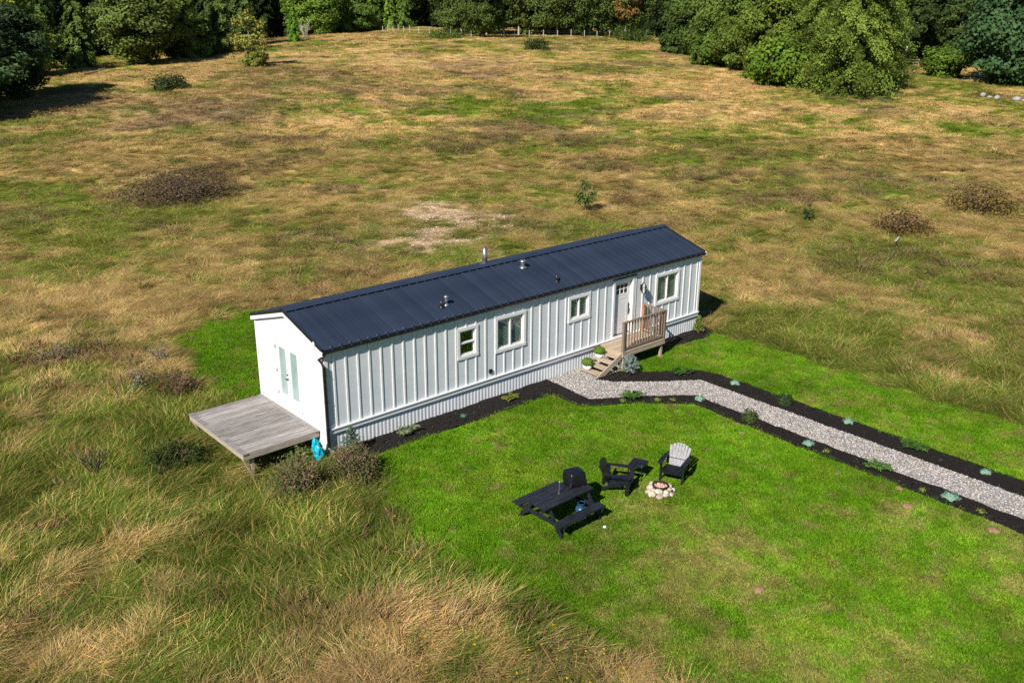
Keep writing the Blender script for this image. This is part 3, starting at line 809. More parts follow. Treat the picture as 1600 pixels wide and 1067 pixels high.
for xr, nm in ((-RAKE, -1), (LEN + RAKE, 1)):
    x0, x1 = (xr - .014, xr + .05) if nm < 0 else (xr - .05, xr + .014)
    for s_ in (-1, 1):
        yb = WID / 2 + s_ * (WID / 2 + EAVE + .02); zb = ZR - (WID / 2 + EAVE + .02) * SLOPE
        q = MB(); q.prism([(WID / 2, ZR + .028), (yb, zb + .028), (yb, zb - .055), (WID / 2, ZR - .055)], 0, x0, x1); q.build('rake_trim', 'black', roof)
        q = MB(); xx = (xr - .004, xr + .03) if nm < 0 else (xr - .03, xr + .004)
        q.prism([(WID / 2, ZR - .056), (yb, zb - .056), (yb, zb - .175), (WID / 2, ZR - .175)], 0, *xx); q.build('rake_board', 'trim', roof)
# soffits and fascia
MB().box(-RAKE + .03, LEN + RAKE - .03, -EAVE + .012, -.017, ZE + .0, ZE + .012).build('soffit', 'trim', roof)
MB().box(-RAKE + .03, LEN + RAKE - .03, -EAVE - .004, -EAVE + .012, ZE - .01, ZT - .02).build('fascia', 'trim', roof)
MB().box(-RAKE + .03, LEN + RAKE - .03, WID + EAVE - .012, WID + EAVE + .004, ZE - .02, ZT - .02).build('fascia', 'trim', roof)
# gutter with small pale pieces put in for the glints of rib ends
gu = link('gutter', None, home)
g = MB(); yo = -EAVE - .006; gw = .072
prof = [(yo, 3.12), (yo, 3.03), (yo - gw * .7, 3.03), (yo - gw, 3.075), (yo - gw, 3.115), (yo - gw + .008, 3.115), (yo - gw + .008, 3.078), (yo - gw * .68, 3.038), (yo - .008, 3.038), (yo - .008, 3.12)]
g.prism(prof, 0, -RAKE - .02, LEN + RAKE + .02); g.build('trough', 'black', gu)
MB().prism([(yo, 3.12), (yo, 3.03), (yo - gw * .7, 3.03), (yo - gw, 3.075), (yo - gw, 3.115)], 0, -RAKE - .03, -RAKE - .021).build('end_cap', 'trim', gu)
MB().prism([(yo, 3.14), (yo, 2.99), (yo - gw * .7, 2.99), (yo - gw, 3.06), (yo - gw, 3.125)], 0, LEN + RAKE + .021, LEN + RAKE + .045).build('end_cap', 'trim', gu)
hm = MB().box(-.012, .012, yo - gw - .004, yo - gw + .02, 3.112, 3.128).mesh('rib_glint', 'galv')
for k in range(1, NP): link('rib_glint', hm, gu, (-RAKE + k * PW, 0, 0))
ds = MB()
ds.tube([(-.03, yo - .04, 3.03), (-.06, yo - .02, 2.96), (-.12, -.02, 2.90), (-.115, .10, 2.84), (-.062, .03, 2.74), (-.058, -.055, 2.62)], .036, 8)
ds.box(-.095, -.024, -.095, -.03, .22, 2.66)
ds.build('downspout', 'black', gu)
sb = MB()
for z in (.75, 1.6, 2.4): sb.box(-.10, -.001, -.10, -.029, z, z + .03)
sb.build('pipe_strap', 'black', gu)
hk = MB(); hk.tube([(-.13, .33, 3.26), (-.135, .30, 3.30), (-.13, .27, 3.24), (-.12, .27, 3.12)], .022, 6); hk.build('rake_end_hook', 'trim', gu)

# roof vents, chimney pipe
def roof_z(y): return ZR - abs(WID / 2 - y) * SLOPE
def vent(x, y, kind, h, r):
    z = roof_z(y); v = link('roof_vent', None, home)
    MB().lathe([(r * 2.1, -.03), (r * 2.1, .022), (r * 1.25, .04), (r * 1.1, .06)], (x, y, z), 12).build('flashing', 'galv' if kind != 'black' else 'black', v, True)
    MB().lathe([(r, -.02), (r, h)], (x, y, z), 12).build('pipe', 'black' if kind == 'black' else 'galv', v, True)
    if kind == 'cap':
        MB().lathe([(r * 1.15, h * .72), (r * 1.7, h * .76), (r * 1.75, h * .9), (r * 1.2, h * 1.02), (.01, h * 1.06)], (x, y, z), 14).build('cap', 'galv', v, True)
    return v
vent(4.40, 0.47, 'black', .22, .045)
vent(4.62, 0.52, 'cap', .30, .048)
vent(8.60, 1.45, 'cap', .26, .07)
vent(9.12, 0.32, 'black', .24, .042)
vent(7.72, 2.40, 'pipe', .60, .085)
# wall lantern, hose bib box
la = link('wall_lantern', None, home)
lx = 13.04
MB().box(lx - .05, lx + .05, -.055, -.025, 2.30, 2.50).build('back_plate', 'black', la)
q = MB(); q.tube([(lx, -.05, 2.46), (lx, -.12, 2.60), (lx, -.17, 2.58)], .014, 6); q.lathe([(.03, .20), (.095, .09), (.10, .075)], (lx, -.17, 2.37), 6)
q.lathe([(.07, 0), (.075, .02), (.02, .025)], (lx, -.17, 2.20), 6)
for k in range(6):
    a_ = k * math.pi / 3; q.tube([(lx + .07 * math.cos(a_), -.17 + .07 * math.sin(a_), 2.21), (lx + .088 * math.cos(a_), -.17 + .088 * math.sin(a_), 2.45)], .009, 4)
q.build('frame', 'black', la)
MB().lathe([(.058, 0), (.074, .22)], (lx, -.17, 2.222), 6).build('glass', 'lampglass', la)
q = MB(); q.lathe([(.012, 0), (.012, .05)], (5.93, -.07, .95), 8); q.box(5.87, 5.98, -.055, -.001, .92, 1.04); q.build('outlet_box', 'black', home)

# ------------------------------------------------------------------ the grey deck at the gable
deck = thing('side_deck', 'weathered grey plank deck on posts below the gable french door', 'deck', (0, 0, 0))
DX0, DX1, DY0, DY1, DZ = -2.38, -0.03, 0.50, 3.98, 0.54
bw = .136; y = DY0 + .005
nb = 25; bw = (DY1 - DY0) / nb
for k in range(nb):
    ya = DY0 + k * bw
    dz = random.uniform(-.003, .003)
    MB().box(DX0 + .145, DX1 - .145, ya + .006, ya + bw - .006, DZ - .035 + dz, DZ + dz).build('plank', 'deckwood', deck)
MB().box(DX0, DX0 + .14, DY0 - .02, DY1 + .02, DZ - .035, DZ + .003).build('border_plank', 'deckwood', deck)
MB().box(DX1 - .14, DX1, DY0 - .02, DY1, DZ - .035, DZ + .003).build('border_plank', 'deckwood', deck)
for nm, bx_ in (('rim_joist', (DX0 + .01, DX1 - .01, DY0, DY0 + .04)), ('rim_joist', (DX0 + .01, DX1 - .01, DY1 - .04, DY1)), ('rim_joist', (DX0 + .012, DX0 + .052, DY0 + .041, DY1 - .041))):
    MB().box(*bx_, DZ - .19, DZ - .037).build(nm, 'deckrim', deck)
MB().box(DX0 + .25, DX0 + .34, DY0 + .05, DY1 - .05, DZ - .32, DZ - .191).build('beam', 'deckrim', deck)
for yy in (DY0 + .12, DY1 - .12):
    MB().box(DX0 + .25, DX0 + .34, yy - .045, yy + .045, -.45, DZ - .321).build('post', 'deckrim', deck)
    MB().bar((DX0 + .235, yy, -.12), (DX0 + .05, yy, DZ - .2), .04, .09, (0, 1, 0)).build('brace', 'deckrim', deck)

# ------------------------------------------------------------------ front porch with steps and railing
porch = thing('front_porch', 'small wooden porch with slatted railing at the front door', 'porch', (0, 0, 0))
PX0, PX1, PY0, PZ = 10.95, 13.2, -1.16, 0.70
nb = 8; bw = (-.08 - PY0) / nb
for k in range(nb):
    MB().box(PX0, PX1, PY0 + k * bw + .003, PY0 + (k + 1) * bw - .003, PZ - .035, PZ + random.uniform(-.002, .002)).build('plank', 'porchwood', porch)
MB().box(PX0 + .01, PX1 - .01, PY0 + .01, PY0 + .05, PZ - .19, PZ - .037).build('rim_joist', 'porchwood', porch)
MB().box(PX0 + .01, PX0 + .05, PY0 + .051, -.09, PZ - .19, PZ - .037).build('rim_joist', 'porchwood', porch)
MB().box(PX1 - .05, PX1 - .01, PY0 + .051, -.09, PZ - .19, PZ - .037).build('rim_joist', 'porchwood', porch)
for xx in (PX0 + .12, PX1 - .12):
    MB().box(xx - .045, xx + .045, PY0 + .055, PY0 + .145, -.05, PZ - .037).build('post', 'porchwood', porch)
    MB().lathe([(.14, -.04), (.12, .05), (.07, .055)], (xx, PY0 + .1, 0), 9).build('footing', 'dirt', porch)
ra = link('railing', None, porch)
RT_ = 1.74; ry = PY0 + .05
for (xx, yy, mt) in ((PX0 + .05, ry, 'railwood'), (PX1 - .05, ry, 'railwood'), (PX1 - .05, -.12, 'redpost')):
    MB().box(xx - .045, xx + .045, yy - .045, yy + .045, PZ + .003, RT_ + (.0 if mt == 'railwood' else .05)).build('newel', mt, ra)
MB().box(PX0 + .0, PX1 - .0, ry - .05, ry + .05, RT_ + .001, RT_ + .036).build('top_rail', 'railwood', ra)
MB().box(PX0 + .096, PX1 - .096, ry - .02, ry + .02, PZ + .08, PZ + .13).build('bottom_rail', 'railwood', ra)
MB().box(PX1 - .09, PX1 - .01, ry + .051, -.166, RT_ + .001, RT_ + .036).build('top_rail', 'railwood', ra)
MB().box(PX1 - .07, PX1 - .03, ry + .046, -.166, PZ + .08, PZ + .13).build('bottom_rail', 'porchwood', ra)
bm_ = MB().box(-.019, .019, -.019, .019, PZ + .131, RT_).mesh('baluster', 'railwood')
for k in range(14): link('baluster', bm_, ra, (PX0 + .18 + k * (PX1 - PX0 - .36) / 13, ry, 0))
for k in range(5): link('baluster', bm_, ra, (PX1 - .05, ry + .17 + k * .155, 0))
st = link('steps', None, porch)
for k, (x0, z) in enumerate(((9.78, .14), (10.08, .28), (10.37, .42), (10.66, .56))):
    MB().box(x0, x0 + .29, -1.06, -.30, z - .04, z).build('tread', 'porchwood', st)
for yy in (-1.10, -.295):
    q = MB(); q.prism([(9.74, -.02), (9.74, .06), (10.95, .66), (10.95, .44), (10.02, -.02)], 1, yy, yy + .038); q.build('stringer', 'porchwood', st)

# ------------------------------------------------------------------ plants as leaf meshes
def leaf_mesh(name, Cn, Nn, size, mat='leaf', vcol=None, aspect=.55, seed=0, droop=0.0):
    """rhombic leaves at centres Cn facing roughly Nn; vcol (n,3) variation"""
    g = np.random.default_rng(seed); n = len(Cn)
    N_ = Nn + g.normal(0, .45, (n, 3)); N_ /= np.linalg.norm(N_, axis=1)[:, None] + 1e-9
    A = g.normal(0, 1, (n, 3)); A[:, 2] -= droop; T = np.cross(N_, A); T /= np.linalg.norm(T, axis=1)[:, None] + 1e-9
    T = np.cross(T, N_)
    B = np.cross(N_, T)
    s = size * (.65 + .7 * g.random(n))[:, None] if np.ndim(size) == 0 else np.asarray(size)[:, None]
    V = np.stack([Cn - T * s, Cn + B * s * aspect + N_ * s * .12, Cn + T * s, Cn - B * s * aspect - N_ * s * .12], 1).reshape(-1, 3)
    F = np.arange(4 * n).reshape(n, 4)
    if vcol is None:
        b = .7 + .6 * g.random(n); vcol = np.stack([b * (1 + .12 * g.normal(0, 1, n)), b, b * (1 + .15 * g.normal(0, 1, n))], 1)
    return np_mesh(name, V, F, mat, {'v': np.repeat(np.clip(vcol, .15, 2.2), 4, 0)})

def var(g, n, clump, lo=.72, hi=1.3):
    b = (lo + (hi - lo) * g.random(n)) * clump
    return np.stack([b * (1 + .10 * g.normal(0, 1, n)), b, b * (1 + .12 * g.normal(0, 1, n))], 1)

def crown_conifer(seed, h, r, nb=150, per=90, size=.30, base=.03, power=.8, droop=.5, tight=1.0):
    """cedar-like crown: boughs all round the stem, each a drooping spray of leaf faces"""
    g = np.random.default_rng(seed); C = []; N_ = []; K = []
    for i in range(nb):
        t = base + (1 - base) * (i + g.random()) / nb; z = t * h
        R_ = r * (1 - t) ** power * (.58 + .55 * g.random()) + .15
        if t < .12: R_ *= .82
        a = i * 2.39996 + g.normal(0, .3)
        m = int(per * (.35 + R_ / r))
        u = g.random(m) ** .65
        wob = g.normal(0, 1, (m, 3)) * np.stack([.05 + .09 * u, .05 + .09 * u, .04 + .07 * u], 1) * R_ * .9 * tight
        rad = u * R_
        cx = np.cos(a) * rad; cy = np.sin(a) * rad; cz = z + .12 * rad - droop * rad * u * .7
        P = np.stack([cx, cy, cz], 1) + wob
        nn = np.stack([np.cos(a) * np.ones(m) * .7, np.sin(a) * np.ones(m) * .7, np.full(m, .65)], 1)
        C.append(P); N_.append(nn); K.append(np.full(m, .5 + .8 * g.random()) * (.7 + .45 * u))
    C = np.concatenate(C); N_ = np.concatenate(N_); K = np.concatenate(K)
    C[:, 2] = np.maximum(C[:, 2], .05)
    return leaf_mesh('crown', C, N_, size, vcol=var(g, len(C), K), seed=seed, droop=1.2, aspect=.5)

def crown_broad(seed, h, r, z0=.16, lobes=70, per=260, size=.26, squash=1.0):
    """broadleaf crown: many leaf clumps set through an uneven egg-shaped volume"""
    g = np.random.default_rng(seed); C = []; N_ = []; K = []
    zc = h * (z0 + (1 - z0) * .48); rz = h * (1 - z0) * .52
    for i in range(lobes):
        d = g.normal(0, 1, 3); d /= np.linalg.norm(d)
        u = .45 + .55 * g.random() ** .5
        bump = .78 + .4 * g.random()
        c = np.array([d[0] * r * u * bump, d[1] * r * u * bump, zc + d[2] * rz * u])
        lr = r * (.14 + .24 * g.random())
        m = int(per * (lr / (r * .28)) ** 2)
        q = g.normal(0, 1, (m, 3)); q /= np.linalg.norm(q, axis=1)[:, None]
        rr = lr * (.30 + .95 * g.random(m)); P = c + q * rr[:, None] * np.array([.8 + .6 * g.random(), .8 + .6 * g.random(), .55 + .5 * g.random()])
        C.append(P); N_.append(q * .6 + d * .5 + np.array([0, 0, .45])); K.append(np.full(m, .75 + .45 * g.random()))
    C = np.concatenate(C); N_ = np.concatenate(N_); K = np.concatenate(K)
    k = C[:, 2] > .1; C, N_, K = C[k], N_[k], K[k]
    return leaf_mesh('crown', C, N_, size, vcol=var(g, len(C), K), seed=seed, aspect=.7)

def trunk_mesh(seed, h, r, limbs=7, lean=.02, spread=.35, mat='bark', z0=.25):
    g = random.Random(seed); mb = MB()
    pts = []; x = y = 0
    for i in range(7):
        t = i / 6; pts.append((x, y, h * t - .3)); x += g.gauss(0, lean) * h / 6; y += g.gauss(0, lean) * h / 6
    mb.tube(pts, [r * (1 - .85 * i / 6) * (1.25 if i == 0 else 1) for i in range(7)], 7)
    for k in range(limbs):
        t = z0 + (.9 - z0) * k / max(1, limbs - 1); i = min(5, int(t * 6)); f = t * 6 - i
        b = Vector(pts[i]).lerp(Vector(pts[i + 1]), f); a = g.random() * 6.28; L_ = h * spread * (1 - t * .6)
        e = b + Vector((math.cos(a) * L_, math.sin(a) * L_, L_ * .55)); m_ = b.lerp(e, .5) + Vector((0, 0, -.06 * L_))
        mb.tube([b, m_, e], [r * .38 * (1 - t * .5), r * .22, r * .06], 5)
    return mb.mesh('trunk', mat)

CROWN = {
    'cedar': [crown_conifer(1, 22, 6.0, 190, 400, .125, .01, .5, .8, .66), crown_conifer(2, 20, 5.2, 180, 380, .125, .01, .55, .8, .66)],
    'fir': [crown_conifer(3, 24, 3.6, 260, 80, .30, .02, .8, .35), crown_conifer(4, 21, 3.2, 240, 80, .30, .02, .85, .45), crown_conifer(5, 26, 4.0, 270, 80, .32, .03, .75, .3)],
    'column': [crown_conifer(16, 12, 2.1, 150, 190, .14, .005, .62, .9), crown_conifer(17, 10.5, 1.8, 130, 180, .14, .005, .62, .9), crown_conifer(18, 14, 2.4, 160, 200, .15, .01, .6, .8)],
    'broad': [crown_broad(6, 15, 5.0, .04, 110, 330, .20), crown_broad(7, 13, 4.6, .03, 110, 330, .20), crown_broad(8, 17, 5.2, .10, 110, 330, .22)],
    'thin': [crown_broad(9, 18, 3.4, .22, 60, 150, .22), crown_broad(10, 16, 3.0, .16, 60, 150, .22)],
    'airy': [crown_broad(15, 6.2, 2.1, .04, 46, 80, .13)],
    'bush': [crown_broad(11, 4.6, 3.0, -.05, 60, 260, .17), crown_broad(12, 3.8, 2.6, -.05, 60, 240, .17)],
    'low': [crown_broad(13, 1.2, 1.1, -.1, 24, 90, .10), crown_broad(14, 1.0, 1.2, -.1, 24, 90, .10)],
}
TRUNK = {
    'cedar': trunk_mesh(1, 20, .45, 5, .008, .10), 'fir': trunk_mesh(2, 22, .32, 5, .006, .08),
    'column': trunk_mesh(8, 10, .22, 4, .006, .06), 'broad': trunk_mesh(3, 13, .32, 9, .02, .28, z0=.12), 'thin': trunk_mesh(4, 16, .20, 6, .025, .16, 'palebark', .35),
    'airy': trunk_mesh(7, 5.2, .09, 9, .02, .28, 'palebark', z0=.1),
    'bush': trunk_mesh(5, 3.2, .10, 7, .03, .4, z0=.05), 'low': trunk_mesh(6, .8, .03, 6, .03, .5, 'twig', z0=.05),
}
def tree(kind, x, y, s, col, name, label, group=None, vi=0, rz=None, sz=None, cat='tree'):
    t = thing(name, label, cat, (x, y, float(gz(x, y)) - .05), random.random() * 6.28 if rz is None else rz, group)
    c = link('crown', CROWN[kind][vi % len(CROWN[kind])], t); c.color = (*[min(v * (1.45 if kind in ('broad', 'bush', 'thin') else 1.75), .5) for v in col], 1); c.scale = (s, s, sz or s)
    k = link('trunk', TRUNK[kind], t); k.scale = (s, s, sz or s)
    return t
GR_CEDAR = (.090, .124, .023); GR_DARK = (.040, .062, .020); GR_FIR = (.062, .095, .026); GR_LIME = (.15, .20, .03); GR_MAPLE = (.060, .095, .030); GR_YEL = (.21, .20, .045)

# right: the big cedar clump, the hedge running up from it, the dark maple, trees behind the gate
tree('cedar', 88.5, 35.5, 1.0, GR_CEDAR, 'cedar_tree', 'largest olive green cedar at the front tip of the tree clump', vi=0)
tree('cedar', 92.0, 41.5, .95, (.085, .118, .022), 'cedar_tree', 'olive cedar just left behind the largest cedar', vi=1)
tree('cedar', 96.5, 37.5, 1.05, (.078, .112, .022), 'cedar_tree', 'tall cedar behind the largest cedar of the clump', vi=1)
tree('bush', 90.0, 44.5, 1.25, (.085, .14, .018), 'leafy_bush', 'bright green bush at the foot of the cedar clump', vi=0, cat='bush')
tree('broad', 97.5, 52.0, .80, (.09, .125, .022), 'leafy_tree', 'green leafy tree in the hedge nearest the cedars', vi=0)
tree('broad', 102.5, 60.5, .80, (.085, .12, .024), 'leafy_tree', 'second leafy tree of the hedge up from the cedars', vi=1)
tree('broad', 107.0, 68.0, .78, (.075, .11, .024), 'leafy_tree', 'third leafy tree of the hedge, beside the bank', vi=2)
tree('broad', 112.5, 76.0, .80, (.060, .092, .024), 'leafy_tree', 'darker leafy tree at the far end of the hedge', vi=0)
tree('bush', 95.0, 51.0, 1.0, (.095, .145, .02), 'leafy_bush', 'low light green bush between cedars and hedge', vi=1, cat='bush')
tree('bush', 104.0, 66.5, 1.0, (.075, .12, .022), 'leafy_bush', 'rounded bush at the foot of the hedge', vi=0, cat='bush')
tree('bush', 111.5, 79.5, .9, (.05, .085, .022), 'leafy_bush', 'dark bush at the left foot of the hedge', vi=1, cat='bush')
tree('broad', 120.5, 31.0, 1.25, (.045, .085, .034), 'maple_tree', 'large dark maple at the right edge above the rail', vi=1)
tree('broad', 126.0, 24.0, 1.2, (.042, .075, .03), 'maple_tree', 'dark maple behind the large one at the right edge', vi=0)
tree('bush', 122.5, 40.5, .9, (.08, .13, .02), 'leafy_bush', 'bright bush left of the dark maple', vi=0, cat='bush')
GT = 'thin pale trunked trees behind the gate'
for i, (x, y, s) in enumerate([(126, 50.5, .9), (137, 62, .95), (141, 56, 1.0), (143, 49, .9), (147, 45, 1.0), (139, 43.5, .85)]):
    t = tree('thin', x, y, s, (.045, .070, .022), 'thin_tree', ['first', 'second', 'third', 'fourth', 'fifth', 'sixth'][i] + ' thin pale trunked tree behind the field gate', GT, vi=i)
    t.rotation_euler[0] = random.uniform(-.12, .12); t.rotation_euler[1] = random.uniform(-.16, .16)

# left: wood edge
tree('broad', 9.5, 83.0, 1.02, (.048, .078, .030), 'maple_tree', 'dark round maple nearest the left edge of the field', vi=2, sz=.68)
tree('broad', 15.5, 90.0, .80, (.040, .066, .028), 'maple_tree', 'dark bushy tree right of the nearest maple on the left', vi=0, sz=.62)
tree('broad', 3.5, 79.0, 1.0, (.05, .08, .03), 'maple_tree', 'dark tree cut by the left edge of the view', vi=1, sz=.8)
tree('bush', 6.0, 74.5, .55, (.045, .085, .02), 'leafy_bush', 'low green bush at the far left edge', vi=1, cat='bush')
tree('broad', 22.5, 113.0, .9, (.12, .165, .03), 'leafy_tree', 'light green tree in the gap of the left wood', vi=1)
WOOD = [  # x, y, kind, scale, colour, label
    (28.0, 124, 'column', 1.1, (.055, .085, .026), 'dark conifer right of the light green gap'),
    (33.5, 116.5, 'column', 1.2, (.070, .105, .026), 'tall conifer of the left wood above the fallen log'),
    (38.5, 117, 'broad', 1.0, (.075, .10, .025), 'olive leafy tree in the middle of the left wood edge'),
    (43.0, 119, 'column', 1.0, (.050, .078, .024), 'dark conifer in the left wood edge'),
    (46.5, 121, 'column', 1.2, (.085, .115, .025), 'lighter conifer beside the darkest one in the left wood edge'),
    (50.0, 118, 'bush', 1.3, (.07, .115, .022), 'green bush at the foot of the left wood'),
    (53.5, 124, 'column', 1.1, (.06, .088, .024), 'slim conifer behind the yellowish tree'),
    (57.5, 128, 'column', 1.2, (.042, .066, .022), 'dark conifer right of the yellowish tree'),
    (62.0, 134, 'column', 1.1, (.055, .082, .024), 'conifer at the left shoulder of the hill'),
    (67.5, 141, 'broad', .8, (.052, .082, .024), 'leafy tree low on the left shoulder of the hill'),
]
for i, (x, y, k, s, c, lb) in enumerate(WOOD):
    o_ = 3.2 if i % 2 else -2.2
    x, y = x - .34 * o_, y + .94 * o_
    tree(k, x, y, s, [v * 1.15 for v in c], {'column': 'conifer_tree', 'fir': 'conifer_tree', 'broad': 'leafy_tree', 'bush': 'leafy_bush'}[k], lb, vi=i, sz=s * (.68 if k == 'broad' else 1), cat='bush' if k == 'bush' else 'tree')
tree('airy', 47.2, 98.0, 1.12, (.145, .15, .034), 'birch_tree', 'small yellowish tree standing alone before the left wood', vi=0)
tree('bush', 47.6, 97.5, .55, (.13, .14, .03), 'leafy_bush', 'yellow green bush round the foot of the yellowish tree', vi=1, cat='bush')
tree('column', 72.6, 132.0, .62, (.09, .17, .022), 'conifer_tree', 'small bright green conifer alone on the hill crest', vi=1)
# the line of trees behind the far fence
ORD = 'first second third fourth fifth sixth seventh eighth ninth tenth eleventh twelfth thirteenth fourteenth fifteenth sixteenth seventeenth eighteenth nineteenth twentieth'.split()
LINE = 'dark conifers in line behind the far fence'
cr = []
for i in range(19):
    t = i / 18
    x = 86 + 18 * t + 10 * t; y = 154 + 12 * math.sin(t * 2) - 4 * t
    k = 'column' if i % 5 else 'broad'
    c = [(.115, .185, .030), (.070, .115, .028), (.092, .150, .030), (.060, .095, .026)][(i * 3) % 4]
    cr.append((x + random.uniform(-1.5, 1.5), y + random.uniform(-1, 1) + (3.5 if i % 2 else -3.5), k, random.uniform(.85, 1.2), c))
for i, (x, y, k, s, c) in enumerate(cr):
    if k == 'column': tree(k, x, y, s, c, 'conifer_tree', '%s conifer from the left in the line behind the far fence' % ORD[i], LINE, vi=i)
    else: tree(k, x, y, s, c, 'leafy_tree', '%s tree from the left behind the far fence, leafy among conifers' % ORD[i], 'leafy trees among the far conifers', vi=i, sz=s * .7)
tree('broad', 101.5, 116.5, .72, (.06, .085, .022), 'leafy_tree', 'spreading leafy tree in front of the fence on the crest', vi=2)
RL = 'slim trees behind the right part of the far fence'
for i in range(17):
    t = i / 16
    x = 108 + 36 * t + random.uniform(-1.2, 1.2); y = 131 - 16 * t + random.uniform(-3, 3)
    k = 'thin' if i % 3 else 'broad'
    c = [(.075, .105, .028), (.058, .085, .025), (.095, .12, .03)][i % 3]
    if i == 14: c = (.20, .13, .04)
    lb = {'thin': ORD[i] + ' tree along the right part of the far fence, slim and pale trunked', 'broad': ORD[i] + ' tree along the right part of the far fence, full and leafy'}[k]
    if i == 14: lb = 'tree with orange tinted leaves behind the right end of the fence'
    tree(k, x, y, random.uniform(.8, 1.0), c, 'slim_tree' if k == 'thin' else 'leafy_tree', lb, None if i == 14 else (RL if k == 'thin' else 'leafy trees behind the right part of the fence'), vi=i)
# the deep wood behind, one mass
def wood():
    g = np.random.default_rng(77); P = []
    for i in range(900):
        d = g.uniform(150, 330); l = g.uniform(-.75, .75) * d
        x = -12.02 + d * .6617 + l * .7497; y = -21.4 + d * .7497 - l * .6617
        u = l / d
        lim = np.interp(u, [-.75, -.52, -.44, -.36, -.30, -.24, -.18, -.1, 0, .08, .15, .2, .28, .36, .44, .52, .75], [140, 148, 160, 168, 190, 208, 226, 238, 220, 210, 210, 208, 170, 165, 180, 160, 150])
        if d > lim and all((x - a) ** 2 + (y - b) ** 2 > 9 for a, b, *_ in P[-220:]): P.append((x, y))
    x = np.array([a for a, b in P]); y = np.array([b for a, b in P]); n = len(x)
    pr = []
    for k, vi in (('fir', 0), ('fir', 1), ('column', 2), ('broad', 0), ('broad', 2)):
        me = CROWN[k][vi].copy(); me.materials.clear(); me.materials.append(M['grass']); pr.append(bpy.data.objects.new('forest_crown', me))
    idx = np.where(g.random(n) < .72, g.integers(0, 3, n), g.integers(3, 5, n))
    cols = np.array([(.040, .062, .020), (.055, .08, .024), (.034, .053, .020), (.07, .095, .025)])[g.integers(0, 4, n)] * .95  # shade of the gaps between edge trees put into darker crown colours
    s = g.uniform(.8, 1.15, n)
    scatter('deep_wood', np.stack([x, y, gz(x, y) - .3], 1), np.stack([np.zeros(n), np.zeros(n), g.random(n) * 6.28], 1), np.stack([s, s, s], 1), idx, cols, pr, 'dark mass of the wood behind the field', 'wood')
    print('wood', n)
wood()

# ------------------------------------------------------------------ far fence, gate, rail, rocks
def fence(name, label, pts, n, hgt, cat='fence'):
    f = thing(name, label, cat, (pts[0][0], pts[0][1], float(gz(*pts[0]))))
    o = f.location; Q = []
    for k in range(n):
        t = k / (n - 1) * (len(pts) - 1); i = min(int(t), len(pts) - 2); u = t - i
        x = pts[i][0] + (pts[i + 1][0] - pts[i][0]) * u; y = pts[i][1] + (pts[i + 1][1] - pts[i][1]) * u
        Q.append((x - o.x, y - o.y, float(gz(x, y)) - o.z))
    for (x, y, z) in Q:
        lx_, ly_ = random.uniform(-.06, .06), random.uniform(-.06, .06); h = hgt * random.uniform(.85, 1.12)
        MB().tube([(x, y, z - .3), (x + lx_, y + ly_, z + h)], .075, 6).build('post', 'post', f)
    for zz in (.4, .75, 1.05):
        MB().tube([(x, y, z + zz * hgt / 1.25) for x, y, z in Q], .008, 4).build('wire', 'wire', f)
    return f
fence('wire_fence', 'wire fence on pale posts along the far crest of the field', [(102.6, 149.4), (98, 133), (99.5, 118), (107, 115), (126.6, 115.5), (140.3, 110.7)], 27, 1.35)
gt = thing('field_gate', 'grey metal field gate at the right behind the cedar clump', 'gate', (129.8, 51.6, float(gz(129.8, 51.6))))
dxg, dyg = 4.3, -1.4
for u in (0, .5, 1): MB().tube([(dxg * u, dyg * u, -.2), (dxg * u, dyg * u, 1.25)], .05 if u != .5 else .03, 6).build('upright', 'post', gt)
for z in (.35, .75, 1.15): MB().tube([(0, 0, z), (dxg, dyg, z)], .035, 5).build('bar', 'post', gt)
rl = thing('low_rail', 'low pale wooden rail in the grass before the dark maple', 'rail', (121, 37.3, float(gz(121, 37.3))))
MB().bar((0, 0, .30), (-.4, -6.1, .30), .12, .14).build('bar', 'post', rl)
for u in (.05, .5, .95): MB().box(-.4 * u - .07, -.4 * u + .07, -6.1 * u - .07, -6.1 * u + .07, -.2, .228).build('leg', 'post', rl)

def rock_mesh(seed, sx, sy, sz, mat='rock', sub=2, name='rock'):
    g = random.Random(seed); bm = bmesh.new(); bmesh.ops.create_icosphere(bm, subdivisions=sub, radius=1)
    ph = [g.random() * 9 for _ in range(6)]
    for v in bm.verts:
        c = v.co; k = 1 + .13 * math.sin(2.3 * c.x + ph[0]) + .12 * math.sin(2.9 * c.y + ph[1]) + .10 * math.sin(3.1 * c.z + ph[2]) + .05 * math.sin(6 * c.x + 5 * c.y + ph[3])
        v.co = Vector((c.x * sx * k, c.y * sy * k, c.z * sz * k))
    me = bpy.data.meshes.new(name); bm.to_mesh(me); bm.free(); me.materials.append(M[mat])
    me.polygons.foreach_set('use_smooth', [True] * len(me.polygons)); return me
for i, (x, y, s) in enumerate([(101.6, 26.2, .8), (101.2, 25.2, .6), (100.8, 24.2, .9), (100.4, 22.0, 1.0), (99.8, 20.8, .8)]):
    tag(link('field_rock', rock_mesh(500 + i, .5 * s, .42 * s, .30 * s), None, (x, y, float(gz(x, y)) + .25 * s)), ['leftmost pale rock of the row at the right field edge', 'small pale rock second from the left in the row', 'pale rock in the middle of the row by the right edge', 'largest pale rock near the right edge of the view', 'pale rock nearest the right edge of the view'][i], 'rock', 'pale rocks at the right field edge')

